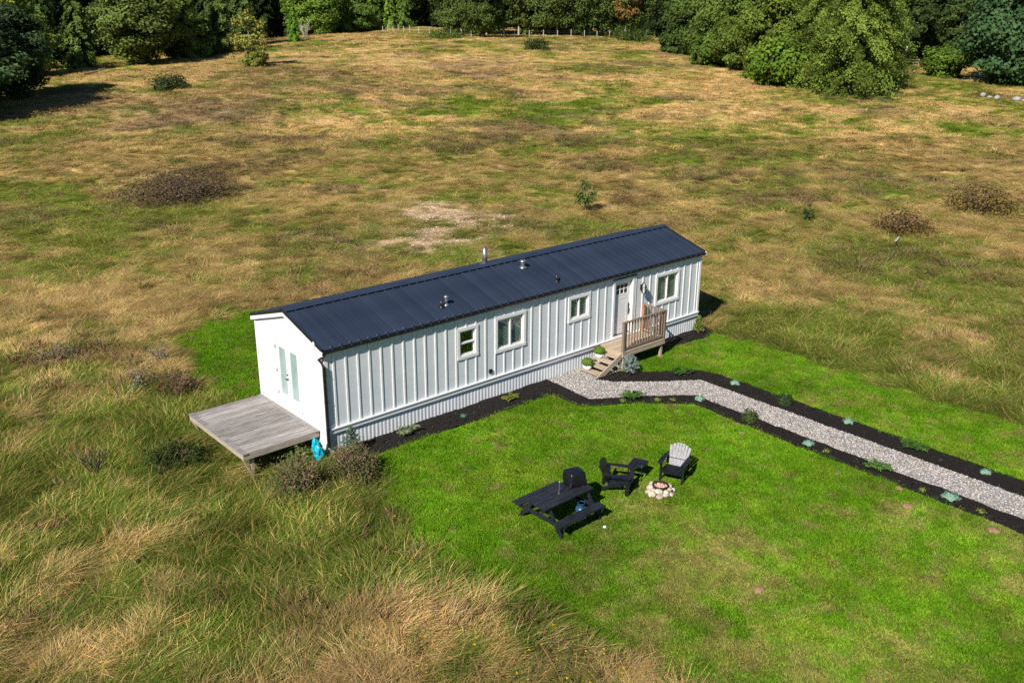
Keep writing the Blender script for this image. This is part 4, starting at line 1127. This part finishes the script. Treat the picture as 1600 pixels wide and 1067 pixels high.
# ------------------------------------------------------------------ plants in the field
def stems(n, h, spread, r=.006, seed=0, branch=2):
    g = random.Random(seed); mb = MB()
    for i in range(n):
        a = g.random() * 6.28; e = spread * (.3 + .7 * g.random()); hh = h * (.6 + .4 * g.random())
        b = Vector((g.gauss(0, spread * .12), g.gauss(0, spread * .12), -.02)); t = Vector((math.cos(a) * e, math.sin(a) * e, hh)); m_ = b.lerp(t, .5) + Vector((0, 0, hh * .08))
        mb.tube([b, m_, t], [r, r * .8, r * .35], 4)
        for k in range(branch):
            u = .4 + .5 * g.random(); q = b.lerp(t, u); a2 = g.random() * 6.28; l2 = h * .22
            mb.tube([q, q + Vector((math.cos(a2) * l2, math.sin(a2) * l2, l2 * .9))], [r * .6, r * .25], 3)
    return mb

def shrub(name, label, x, y, h, rad, col, size, n, seed, cat='bush', group=None, dense=True, stem='twig', col2=None, mix_=.0, nst=14):
    g = np.random.default_rng(seed)
    t = thing(name, label, cat, (x, y, float(gz(x, y))), 0, group)
    stems(nst, h * .92, rad * .8, .009 + .006 * h, seed).build('stems', stem, t)
    nl = max(8, n // 34); C = []; N_ = []; K = []
    for i in range(nl):
        a = g.random() * 6.28; u = math.sqrt(g.random()); zz = h * (.18 + .82 * g.random() ** .75) * (1 - .45 * u * u)
        c = np.array([math.cos(a) * rad * u, math.sin(a) * rad * u, zz]); lr = rad * .26
        q = g.normal(0, 1, (34, 3)); C.append(c + q * lr * np.array([.8, .8, .7])); N_.append(q * .5 + np.array([0, 0, .7])); K.append(np.full(34, .65 + .6 * g.random()))
    C = np.concatenate(C); N_ = np.concatenate(N_); K = np.concatenate(K); C[:, 2] = np.clip(C[:, 2], .02, None)
    v = var(g, len(C), K)
    if col2 is not None:
        k = g.random(len(C)) < mix_; v[k] = v[k] * (np.array(col2) / np.array(col))[None]
        v = np.clip(v, .1, 2.2)
    c_ = link('foliage', leaf_mesh('foliage', C, N_, size, vcol=v, seed=seed, aspect=.5), t); c_.color = (*col, 1)
    return t
shrub('brown_thicket', 'wide purplish brown thicket in the middle left field', 11.3, 37.2, 1.2, 3.0, (.125, .088, .066), .07, 8200, 1, nst=60, col2=(.09, .085, .03), mix_=.25)
shrub('field_bush', 'small dark green bush before the left wood', 31.4, 87.0, 1.3, 1.9, (.055, .08, .03), .14, 1600, 2)
shrub('field_bush', 'dark green bush below the fence on the crest', 93.6, 92.6, 1.4, 1.9, (.06, .085, .025), .15, 1400, 3)
shrub('field_bush', 'flat green bush on the crest left of the spreading tree', 94.5, 118.0, 1.0, 3.4, (.07, .12, .02), .16, 1800, 4)
shrub('field_bush', 'long low green bush at the right end of the far fence', 131.5, 107.0, 1.8, 4.0, (.06, .095, .02), .2, 1800, 5)
shrub('rust_bush', 'reddish brown bush with yellow leaves right of the home', 38.3, 2.8, 1.15, 1.35, (.13, .075, .045), .075, 1900, 6, col2=(.20, .17, .04), mix_=.3, nst=34)
shrub('rust_bush', 'brown and yellow bush near the right edge of the field', 46.8, 2.2, 1.45, 1.9, (.13, .085, .045), .085, 2200, 7, col2=(.24, .21, .04), mix_=.35, nst=40)
shrub('young_sapling', 'upright green sapling in the field behind the roof', 28.5, 17.8, 2.1, .58, (.11, .16, .04), .07, 1050, 8, cat='sapling', nst=8)
shrub('young_sapling', 'tiny green sapling in the tan grass at the right', 36.6, 7.7, .95, .34, (.06, .105, .03), .06, 520, 9, cat='sapling', nst=5)
shrub('dry_weed', 'dry brown weed clump in front of the deck post', -1.85, -1.5, 1.2, .75, (.20, .14, .085), .032, 3400, 10, cat='weed', nst=80, col2=(.12, .16, .045), mix_=.55)
shrub('dry_weed', 'dry brown weed clump at the lawn corner below the little spruce', -.35, -1.75, 1.1, .62, (.19, .13, .08), .032, 3000, 11, cat='weed', nst=70, col2=(.11, .15, .045), mix_=.55)
shrub('dry_weed', 'low brown weed between the turquoise bag and the spruce', .0, -.85, .5, .34, (.20, .12, .075), .03, 900, 12, cat='weed', nst=24, col2=(.12, .14, .04), mix_=.4)
shrub('dark_weed', 'dark green weed bush left of the grey deck', -3.5, 2.4, .6, .75, (.045, .065, .022), .05, 1200, 13, cat='weed', nst=20)
shrub('leafy_weed', 'leafy green weed growing under the grey deck edge', -.75, .45, .42, .4, (.13, .17, .05), .05, 500, 14, cat='weed', nst=12)
shrub('pale_weed', 'weed with pale seed heads left of the back lawn', -2.3, 8.2, .8, .6, (.42, .43, .38), .026, 420, 15, cat='weed', nst=26, stem='twig', col2=(.10, .15, .04), mix_=.5)
shrub('pale_weed', 'pale seeded weed clump at the corner of the back lawn', -.9, 10.0, .8, .5, (.42, .43, .38), .026, 380, 16, cat='weed', nst=24, col2=(.10, .15, .04), mix_=.5)
shrub('pale_weed', 'grey white weed clump farther left of the back lawn', -3.6, 12.3, .8, .7, (.42, .43, .38), .026, 420, 17, cat='weed', nst=26, col2=(.10, .15, .04), mix_=.55)
shrub('brown_weed', 'brown dock weed clump left of the mown back lawn', -1.5, 6.9, .8, .55, (.13, .08, .05), .04, 900, 18, cat='weed', nst=30)
bt_ = thing('burnt_twigs', 'dark bare twiggy dead plant in the grass at the left', 'dead plant', (-5.5, 2.9, 0))
stems(13, .85, .42, .012, 21, 3).build('stems', 'burnt', bt_)
dd_ = thing('dead_bush', 'pale bare dead bush on the left of the hill crest', 'dead bush', (78.6, 139.0, float(gz(78.6, 139))))
stems(14, 3.0, 1.6, .05, 22, 3).build('stems', 'palebark', dd_)
for (x, y, h, lb) in ((7.8, 53.8, 1.4, 'thin dark stake standing in the far left field'), (-2.1, 24.4, 1.34, 'thin dark stake standing at the left edge of the view')):
    o = MB().tube([(0, 0, -.2), (.05, .03, h * .6), (.02, .05, h)], .018, 5); o.tube([(.04, .02, h * .72), (.12, .06, h * .80)], .012, 4)
    tag(o.build('field_stake', 'twig'), lb, 'stake').location = (x, y, float(gz(x, y)))
lg = MB().tube([(-1.4, -.3, .25), (0, 0, .38), (1.6, .5, .75)], [.16, .14, .07], 7); lg.tube([(.4, .1, .45), (1.0, -.5, .8)], [.06, .02], 5)
o = tag(lg.build('fallen_log', 'twig'), 'fallen brown log lying before the left wood', 'log'); o.location = (29.5, 105.5, float(gz(29.5, 105.5)))
o = MB().bar((-.35, -.1, .22), (.35, .1, .30), .10, .03).build('loose_board', 'rock'); tag(o, 'pale loose board lying in the grass right of the home', 'board'); o.location = (35.4, 1.6, .1)

# yellow flowers in the near grass
def flowers():
    pr = proto('flower_head', [blades(9, .02, .02, .03, .03, .3, seg=2, spread=2.0, seed=5, hue=.02)])
    g = np.random.default_rng(5)
    cs = [(-1.9, -10.6, .6, 16), (-2.9, -9.3, .7, 12), (-.7, -11.4, .6, 14), (-7.5, -3, 1.6, 6), (-3.2, -4.5, 1.2, 4), (-1.6, -.6, .4, 6), (-1.2, -12.2, .7, 12)]
    P = np.concatenate([np.stack([g.normal(a, r, n), g.normal(b, r, n), g.uniform(.2, .36, n)], 1) for a, b, r, n in cs]); n = len(P)
    k = ~lawn_mask(P[:, 0], P[:, 1]); P = P[k]; n = len(P)
    scatter('yellow_flowers', P, g.random((n, 3)) * np.array([.4, .4, 6]), np.ones((n, 3)) * g.uniform(.45, .8, n)[:, None], np.zeros(n, int), np.tile([[.75, .48, .02]], (n, 1)), [pr], 'tiny yellow wildflowers dotted through the near rough grass', 'flowers')
flowers()

# ------------------------------------------------------------------ plants of the mulch beds
def spruce(x, y, h, r, col, label, seed, name='blue_spruce', cat='shrub'):
    g = random.Random(seed); t = thing(name, label, cat, (x, y, .04), 0)
    MB().tube([(0, 0, -.03), (0, 0, h * .95)], [.022, .006], 5).build('stem', 'twig', t)
    ng = np.random.default_rng(seed); C = []; N_ = []; K = []
    nb = 64
    for i in range(nb):
        u = (i + .5) / nb; z = h * (.06 + .9 * u); L_ = r * (1 - u) ** .8 * (.75 + .4 * g.random()) + .03; a = i * 2.4 + g.gauss(0, .2)
        m = int(16 + 26 * L_ / r); s_ = ng.random(m) ** .8
        P = np.stack([np.cos(a) * L_ * s_, np.sin(a) * L_ * s_, z + L_ * s_ * .42], 1) + ng.normal(0, .016, (m, 3))
        C.append(P); N_.append(ng.normal(0, 1, (m, 3)) + np.array([0, 0, .5])); K.append(np.full(m, .7 + .5 * g.random()))
    C = np.concatenate(C); c = link('foliage', leaf_mesh('foliage', C, np.concatenate(N_), .034, vcol=var(ng, len(C), np.concatenate(K)), seed=seed, aspect=.28), t); c.color = (*col, 1)
    return t
spruce(.42, -.52, .86, .34, (.12, .18, .14), 'small blue green spruce at the near corner of the home', 31)
spruce(10.90, -1.55, .80, .42, (.25, .31, .285), 'rounded silvery blue spruce beside the porch steps', 32)
spruce(16.15, -.38, .70, .24, (.20, .24, .06), 'yellow green young conifer at the right corner of the home', 33, 'young_conifer')

def juniper(x, y, r, h, col, label, seed, rz=0, asp=.6):
    """low spreading juniper: arching sprays"""
    ng = np.random.default_rng(seed); t = thing('juniper_plant', label, 'plant', (x, y, .045), rz); C = []; N_ = []; K = []
    mb = MB()
    for i in range(26):
        a = ng.random() * 6.28; L_ = r * (.5 + .5 * ng.random()); m = 46; s_ = ng.random(m)
        dx, dy = math.cos(a), math.sin(a) * asp
        P = np.stack([dx * L_ * s_, dy * L_ * s_, .02 + h * (.4 + .6 * ng.random()) * np.sin(np.clip(s_ * 2.2, 0, 3)) * .9], 1) + ng.normal(0, .022, (m, 3)) * np.array([1, 1, .6])
        C.append(P); N_.append(ng.normal(0, .5, (m, 3)) + np.array([0, 0, .9])); K.append(np.full(m, .7 + .5 * ng.random()))
        mb.tube([(0, 0, 0), (dx * L_ * .5, dy * L_ * .5, h * .5), (dx * L_, dy * L_, h * .55)], [.007, .005, .002], 3)
    mb.build('stems', 'twig', t)
    C = np.concatenate(C); C[:, 2] = np.clip(C[:, 2], .01, None)
    c = link('foliage', leaf_mesh('foliage', C, np.concatenate(N_), .038, vcol=var(ng, len(C), np.concatenate(K)), seed=seed, aspect=.35), t); c.color = (*col, 1)
    return t
JG = (.085, .175, .035)
juniper(2.35, -.50, .42, .24, (.20, .25, .14), 'grey green spreading plant nearest the corner spruce against the skirting', 41)
juniper(6.35, -.52, .34, .14, (.22, .25, .06), 'small yellow green low plant in the mulch below the windows', 42)
juniper(9.35, -2.98, .52, .24, JG, 'bright green low juniper where the near bed meets the path bend', 43, rz=-.6)
juniper(10.85, -10.75, .52, .22, (.10, .20, .04), 'bright green low juniper farther along the near path bed', 44, rz=-1.4)
juniper(12.25, -2.72, .50, .20, (.055, .13, .035), 'dark green low juniper in the far bed by the path bend', 45, rz=-.6)
juniper(12.80, -10.75, .50, .20, (.075, .16, .035), 'green low juniper farther along the far path bed', 46, rz=-1.4)
def dome(x, y, r, h, col, label, seed, n=420, size=.035, name='rosette_plant', asp=.6):
    ng = np.random.default_rng(seed)
    d = ng.normal(0, 1, (n, 3)); d[:, 2] = np.abs(d[:, 2]); d /= np.linalg.norm(d, axis=1)[:, None]
    lob = 1 + .22 * np.sin(np.arctan2(d[:, 1], d[:, 0]) * 5 + seed)
    C = d * np.array([r, r, h]) * (.6 + .4 * ng.random(n))[:, None] * lob[:, None]; C[:, 2] += .015
    t = tag(link(name, leaf_mesh(name, C, d + np.array([0, 0, .4]), size, vcol=var(ng, n, np.ones(n)), seed=seed, aspect=asp), None, (x, y, .045)), label, 'plant'); t.color = (*col, 1); return t
BL = (.22, .37, .28)
dome(10.98, -4.50, .17, .10, BL, 'pale blue green rosette at the bend of the near path bed', 51)
dome(10.80, -8.60, .16, .08, BL, 'pale blue green rosette midway along the near path bed', 52)
dome(10.85, -12.75, .22, .09, BL, 'largest blue green rosette, at the right end of the near bed', 53)
dome(12.95, -4.42, .17, .09, BL, 'pale blue green rosette after the bend in the far bed', 54)
dome(13.05, -8.55, .16, .08, BL, 'pale blue green rosette midway along the far path bed', 55)
dome(12.92, -12.75, .15, .07, BL, 'small blue green rosette at the right end of the far bed', 56)
dome(4.38, -.58, .10, .08, (.10, .19, .12), 'tiny blue green seedling in the mulch by the skirting', 57, 160, .03)
dome(10.88, -6.50, .28, .34, (.065, .095, .03), 'bushy dark green shrub in the near path bed', 58, 900, .035, 'dwarf_pine', .35)
dome(12.82, -6.45, .28, .32, (.045, .075, .03), 'bushy dark green shrub in the far path bed', 59, 900, .035, 'dwarf_pine', .35)
for i, (x, y) in enumerate([(9.0, -2.98), (9.9, -3.65), (10.3, -3.95), (10.75, -9.2), (10.65, -12.1), (10.7, -13.6)]):
    dome(x, y, .13, .06, (.16, .20, .05), ['tiny weed in the near bed left of the bright juniper', 'tiny weed in the near bed right of the bright juniper', 'tiny weed in the near bed just before its bend', 'tiny weed in the near bed beyond the midway rosette', 'tiny weed in the near bed left of the largest rosette', 'tiny weed at the right end of the near bed'][i], 60 + i, 70, .028, 'small_weed')

# potted plants on the steps
for i, (x, y, z, lb) in enumerate(((9.93, -.46, .14, 'white pot with a green ball plant on the lowest step'), (10.52, -.44, .42, 'white pot with a green ball plant on the third step'))):
    t = thing('potted_plant', lb, 'potted plant', (x, y, z + .002), 0, 'white pots on the porch steps')
    MB().lathe([(.09, 0), (.135, .04), (.155, .10), (.15, .16), (.14, .17), (.125, .165), (.12, .12)], n=18).build('pot', 'pot', t, True)
    ng = np.random.default_rng(70 + i); n = 1500; d = ng.normal(0, 1, (n, 3)); d /= np.linalg.norm(d, axis=1)[:, None]; C = d * np.array([.215, .215, .15]) * (.72 + .3 * ng.random(n))[:, None] + np.array([0, 0, .27])
    c = link('foliage', leaf_mesh('foliage', C, d + np.array([0, 0, .3]), .022, vcol=var(ng, n, np.ones(n)), seed=70 + i), t); c.color = (.13, .225, .03, 1)

# turquoise bag, dirt mounds
bm = bmesh.new(); bmesh.ops.create_icosphere(bm, subdivisions=3, radius=1)
g = random.Random(3)
for v in bm.verts:
    c = v.co; k = 1 + .22 * math.sin(6 * c.x + 4 * c.z) + .18 * math.sin(9 * c.y + 5 * c.z + 1) + .10 * math.sin(15 * c.z + 8 * c.x) + .06 * g.random()
    t_ = (c.z + 1) / 2; wd = .19 * (1 - .55 * t_ ** 2.2)
    v.co = Vector((c.x * wd * k * .75 + .06 * math.sin(5 * t_), c.y * wd * k * 1.15, t_ * .66 * (1 + .12 * math.sin(4 * c.y + 2) + .04 * k)))
me = bpy.data.meshes.new('plastic_bag'); bm.to_mesh(me); bm.free(); me.materials.append(M['bag'])
o = tag(link('plastic_bag', me, None, (-.42, -.02, -.08)), 'crumpled turquoise plastic bag standing beside the deck corner', 'bag')
ML = ['reddish earth mound alone in the middle of the near lawn', 'small earth mound in the lawn left of the near bed end', 'earth mound at the lawn edge before the midway juniper', 'brown earth mound at the right edge of the near lawn', 'small earth mound by the near bed shrub', 'earth scrape at the bed edge beyond the bright juniper', 'earth spot in the lawn near the home windows', 'earth spot in the lawn under the path bend']
for i, (x, y, s) in enumerate([(3.64, -11.86, .19), (9.6, -12.24, .17), (9.85, -10.1, .14), (10.05, -14.2, .2), (9.93, -6.87, .13), (10.3, -11.63, .15), (6.99, -2.66, .11), (9.67, -4.6, .12)]):
    tag(link('earth_mound', rock_mesh(600 + i, s * .85, s * .62, s * .34, 'dirt', 3, 'earth_mound'), None, (x, y, .015)), ML[i], 'dirt mound', 'earth mounds in the lawn')

# ------------------------------------------------------------------ picnic table and what is on and under it
pt = thing('picnic_table', 'black wooden picnic table with attached benches on the lawn', 'table', (2.42, -6.82, 0), R(1.0))
TL, TZ = 1.68, .72
for k in range(5): MB().box(-TL / 2, TL / 2, -.36 + k * .145, -.36 + k * .145 + .138, TZ - .038, TZ).build('top_plank', 'blackpaint', pt)
for s_ in (-1, 1):
    for k in range(2): MB().box(-TL / 2 + .06, TL / 2 - .06, s_ * .72 - .13 + k * .135, s_ * .72 - .13 + k * .135 + .128, .405, .443).build('bench_plank', 'blackpaint', pt)
for xx in (-.66, .66):
    MB().box(xx - .02, xx + .02, -.33, .33, TZ - .13, TZ - .039).build('top_bearer', 'blackpaint', pt)
    MB().box(xx - .02, xx + .02, -.86, .86, .31, .404).build('bench_bearer', 'blackpaint', pt)
    for s_ in (-1, 1): MB().bar((xx + .041, s_ * .74, 0), (xx + .041, s_ * .24, TZ - .05), .04, .10, (0, 1, 0)).build('leg', 'blackpaint', pt)
    MB().bar((xx - .03 * (1 if xx > 0 else -1), 0, .36), (xx * .28, 0, TZ - .06), .07, .04).build('brace', 'blackpaint', pt)
# covered grill on the table
gr = thing('covered_grill', 'tabletop grill under a creased black cover on the picnic table', 'grill', (3.06, -6.70, TZ + .001), R(-14))
bm = bmesh.new(); bmesh.ops.create_cube(bm, size=1); bmesh.ops.subdivide_edges(bm, edges=bm.edges, cuts=7, use_grid_fill=True)
for v in bm.verts:
    c = v.co.copy(); z = c.z + .5
    k = 1 - .10 * max(0, z - .6) / .4 + .06 * (1 - z); rr = math.hypot(c.x, c.y); a = math.atan2(c.y, c.x)
    e = 1 / (1 + .16 * max(0, rr - .5))
    fold = 1 + .09 * math.sin(a * 7 + 1.7 * z * 3) * (1 - z) + .05 * math.sin(a * 13 + 1) * (1 - z)
    v.co = Vector((c.x * .45 * k * e * fold, c.y * .41 * k * e * fold, z * .36 * (1 - .06 * (rr ** 2)) - (.02 * math.sin(a * 4) * (1 - z))))
    v.co.z = max(v.co.z, 0)
me = bpy.data.meshes.new('cover'); bm.to_mesh(me); bm.free(); me.materials.append(M['cover']); me.polygons.foreach_set('use_smooth', [True] * len(me.polygons))
link('cover', me, gr)
ft = MB()
for a_, b_ in ((-.22, -.18), (.22, -.18), (.22, .18), (-.22, .18)): ft.box(a_ - .012, a_ + .012, b_ - .012, b_ + .012, 0, .05)
ft.build('foot', 'galv', gr)
q = MB().tube([(0, 0, 0), (.02, .01, .30)], .011, 6); q.lathe([(.03, 0), (.03, .012)], n=8); q.lathe([(.016, 0), (.02, .02), (.01, .035)], (.02, .01, .29), 8)
tag(q.build('steel_rod', 'galv'), 'thin upright steel rod standing on the picnic table', 'rod').location = (2.40, -6.83, TZ + .001)
tk = thing('gas_tank', 'blue and white gas tank on the grass under the table', 'gas tank', (2.86, -7.16, 0))
MB().lathe([(.09, 0), (.13, .03), (.15, .08), (.15, .16)], n=16).build('lower_shell', 'pot', tk, True)
MB().lathe([(.15, .161), (.15, .27), (.12, .33), (.05, .36)], n=16).build('upper_shell', 'tank', tk, True)
q = MB()
for k in range(3):
    a_ = k * 2.09; q.bar((.09 * math.cos(a_), .09 * math.sin(a_), .33), (.09 * math.cos(a_), .09 * math.sin(a_), .42), .05, .01, (math.cos(a_), math.sin(a_), 0))
q.lathe([(.095, .42), (.10, .425), (.10, .44), (.085, .44), (.085, .42)], n=14); q.build('collar', 'tank', tk)
o = MB().lathe([(.03, 0), (.035, .04), (.035, .06), (.012, .075)], n=10).build('white_cup', 'pot', None, True); tag(o, 'small white cup lying beside the picnic bench', 'cup'); o.location = (2.93, -7.86, .04); o.rotation_euler = (R(80), 0, .6)

# ------------------------------------------------------------------ lawn chairs, stool, fire pit
def chair(label, x, y, face, backmat, group):
    t = thing('lawn_chair', label, 'chair', (x, y, 0), face, group)      # faces local +X
    W2 = .30
    MBs = lambda: MB()
    for s_ in (-1, 1):
        MBs().prism([(.26, 0), (.36, 0), (.34, .55), (.24, .55)], 1, s_ * W2 - .022, s_ * W2 + .022).build('front_leg', 'blackplastic', t)
        MBs().prism([(-.50, 0), (-.38, 0), (-.24, .14), (.25, .30), (.25, .38), (-.14, .26), (-.36, .16)], 1, s_ * (W2 - .05) - .02, s_ * (W2 - .05) + .02).build('side_rail', 'blackplastic', t)
        a = MBs(); a.prism([(.38, s_ * (W2 - .06)), (.40, s_ * (W2 + .02)), (.36, s_ * (W2 + .085)), (.0, s_ * (W2 + .085)), (-.36, s_ * (W2 + .03)), (-.38, s_ * (W2 - .02)), (.0, s_ * (W2 - .045))], 2, .551, .578); a.build('arm', 'blackplastic', t)
        MBs().prism([(-.36, .26), (-.28, .26), (-.28, .552), (-.35, .552)], 1, s_ * (W2 - .0) - .02, s_ * (W2 - .0) + .02).build('arm_support', 'blackplastic', t)
    for k in range(6):
        u = k / 5; xx = .34 - .50 * u; zz = .375 - .13 * u
        MBs().bar((xx, -W2 + .03, zz + .012), (xx, W2 - .03, zz + .012), .085, .022, (.25, 0, 1)).build('seat_slat', 'blackplastic', t)
    MBs().box(.335, .358, -W2 + .025, W2 - .025, .27, .36).build('apron', 'blackplastic', t)
    for k in range(7):
        u = (k - 3) / 3; L_ = .66 * (1 - .13 * u * u)
        b = Vector((-.20, u * .185, .235)); e = Vector((-.20 - L_ * .44, u * .26, .235 + L_ * .90))
        MBs().bar(b, e, .072, .022, (1, 0, .45)).build('back_slat', backmat, t)
    MBs().bar((-.30, -.27, .43), (-.30, .27, .43), .05, .03, (1, 0, .4)).build('back_rail', 'blackplastic', t)
    return t
chair('black plastic lawn chair seen from its side, beside the picnic table', 4.62, -6.78, math.atan2(-.87, .5), 'blackplastic', 'lawn chairs at the fire pit')
chair('black lawn chair with a grey slatted back', 6.27, -7.33, math.atan2(-.38, -.92), 'greyslat', 'lawn chairs at the fire pit')
sl_ = thing('folding_stool', 'small square black folding table between the lawn chairs', 'side table', (5.54, -6.66, 0), R(20))
MB().box(-.23, .23, -.21, .21, .425, .45).build('top', 'blackplastic', sl_)
MB().box(-.20, .20, -.18, .18, .405, .424).build('tray', 'cover', sl_)
for (a_, b_) in ((-1, -1), (1, -1), (1, 1), (-1, 1)): MB().tube([(a_ * .20, b_ * .18, .43), (a_ * .23, b_ * .20, 0)], .012, 6).build('leg', 'blackplastic', sl_)
MB().tube([(-.21, -.19, .05), (-.21, .19, .05)], .009, 5).build('crossbar', 'blackplastic', sl_)
MB().tube([(.21, -.19, .05), (.21, .19, .05)], .009, 5).build('crossbar', 'blackplastic', sl_)
q = MB().lathe([(.024, 0), (.024, .02)], (-.19, -.17, .451), 8); q.build('corner_knob', 'galv', sl_)
fp = thing('fire_pit', 'round fire pit of pale stones with a rusty steel ring', 'fire pit', (5.36, -7.60, 0))
sm = [rock_mesh(700 + i, .13, .105, .085, 'stone', 2, 'stone') for i in range(5)]
for tier, (n, rr, zz, sc_) in enumerate(((10, .29, .055, .92), (9, .245, .15, .72))):
    for k in range(n):
        a_ = 2 * math.pi * (k + .4 * tier) / n + random.uniform(-.08, .08)
        o = link('stone', sm[(k * 2 + tier) % 5], fp, (rr * math.cos(a_), rr * math.sin(a_), zz + random.uniform(-.015, .015)))
        s_ = sc_ * random.uniform(.82, 1.15); o.scale = (s_, s_, s_ * random.uniform(.85, 1.1)); o.rotation_euler = (random.uniform(-.3, .3), random.uniform(-.3, .3), a_ + random.uniform(-.5, .5))
MB().lathe([(.195, .10), (.195, .225), (.205, .23), (.205, .215), (.217, .215), (.217, .24), (.182, .24), (.182, .10)], n=24).build('steel_ring', 'rust', fp)
MB().lathe([(.175, .05), (.18, .165), (.01, .18)], n=18).build('sand_bed', 'lava', fp)
lr = MB(); g = random.Random(9)
for k in range(46):
    a_ = g.random() * 6.28; r_ = .155 * math.sqrt(g.random()); s_ = g.uniform(.016, .034); c = (r_ * math.cos(a_), r_ * math.sin(a_), .185 + g.uniform(0, .02))
    lr.add([(c[0] + s_ * g.uniform(.7, 1.2) * dx_, c[1] + s_ * g.uniform(.7, 1.2) * dy_, c[2] + s_ * dz_) for dx_, dy_, dz_ in ((1, 0, 0), (-1, 0, 0), (0, 1, 0), (0, -1, 0), (0, 0, 1), (0, 0, -1))], [(0, 2, 4), (2, 1, 4), (1, 3, 4), (3, 0, 4), (2, 0, 5), (1, 2, 5), (3, 1, 5), (0, 3, 5)])
tag(lr.build('fire_rocks', 'lava', fp), kind='stuff')
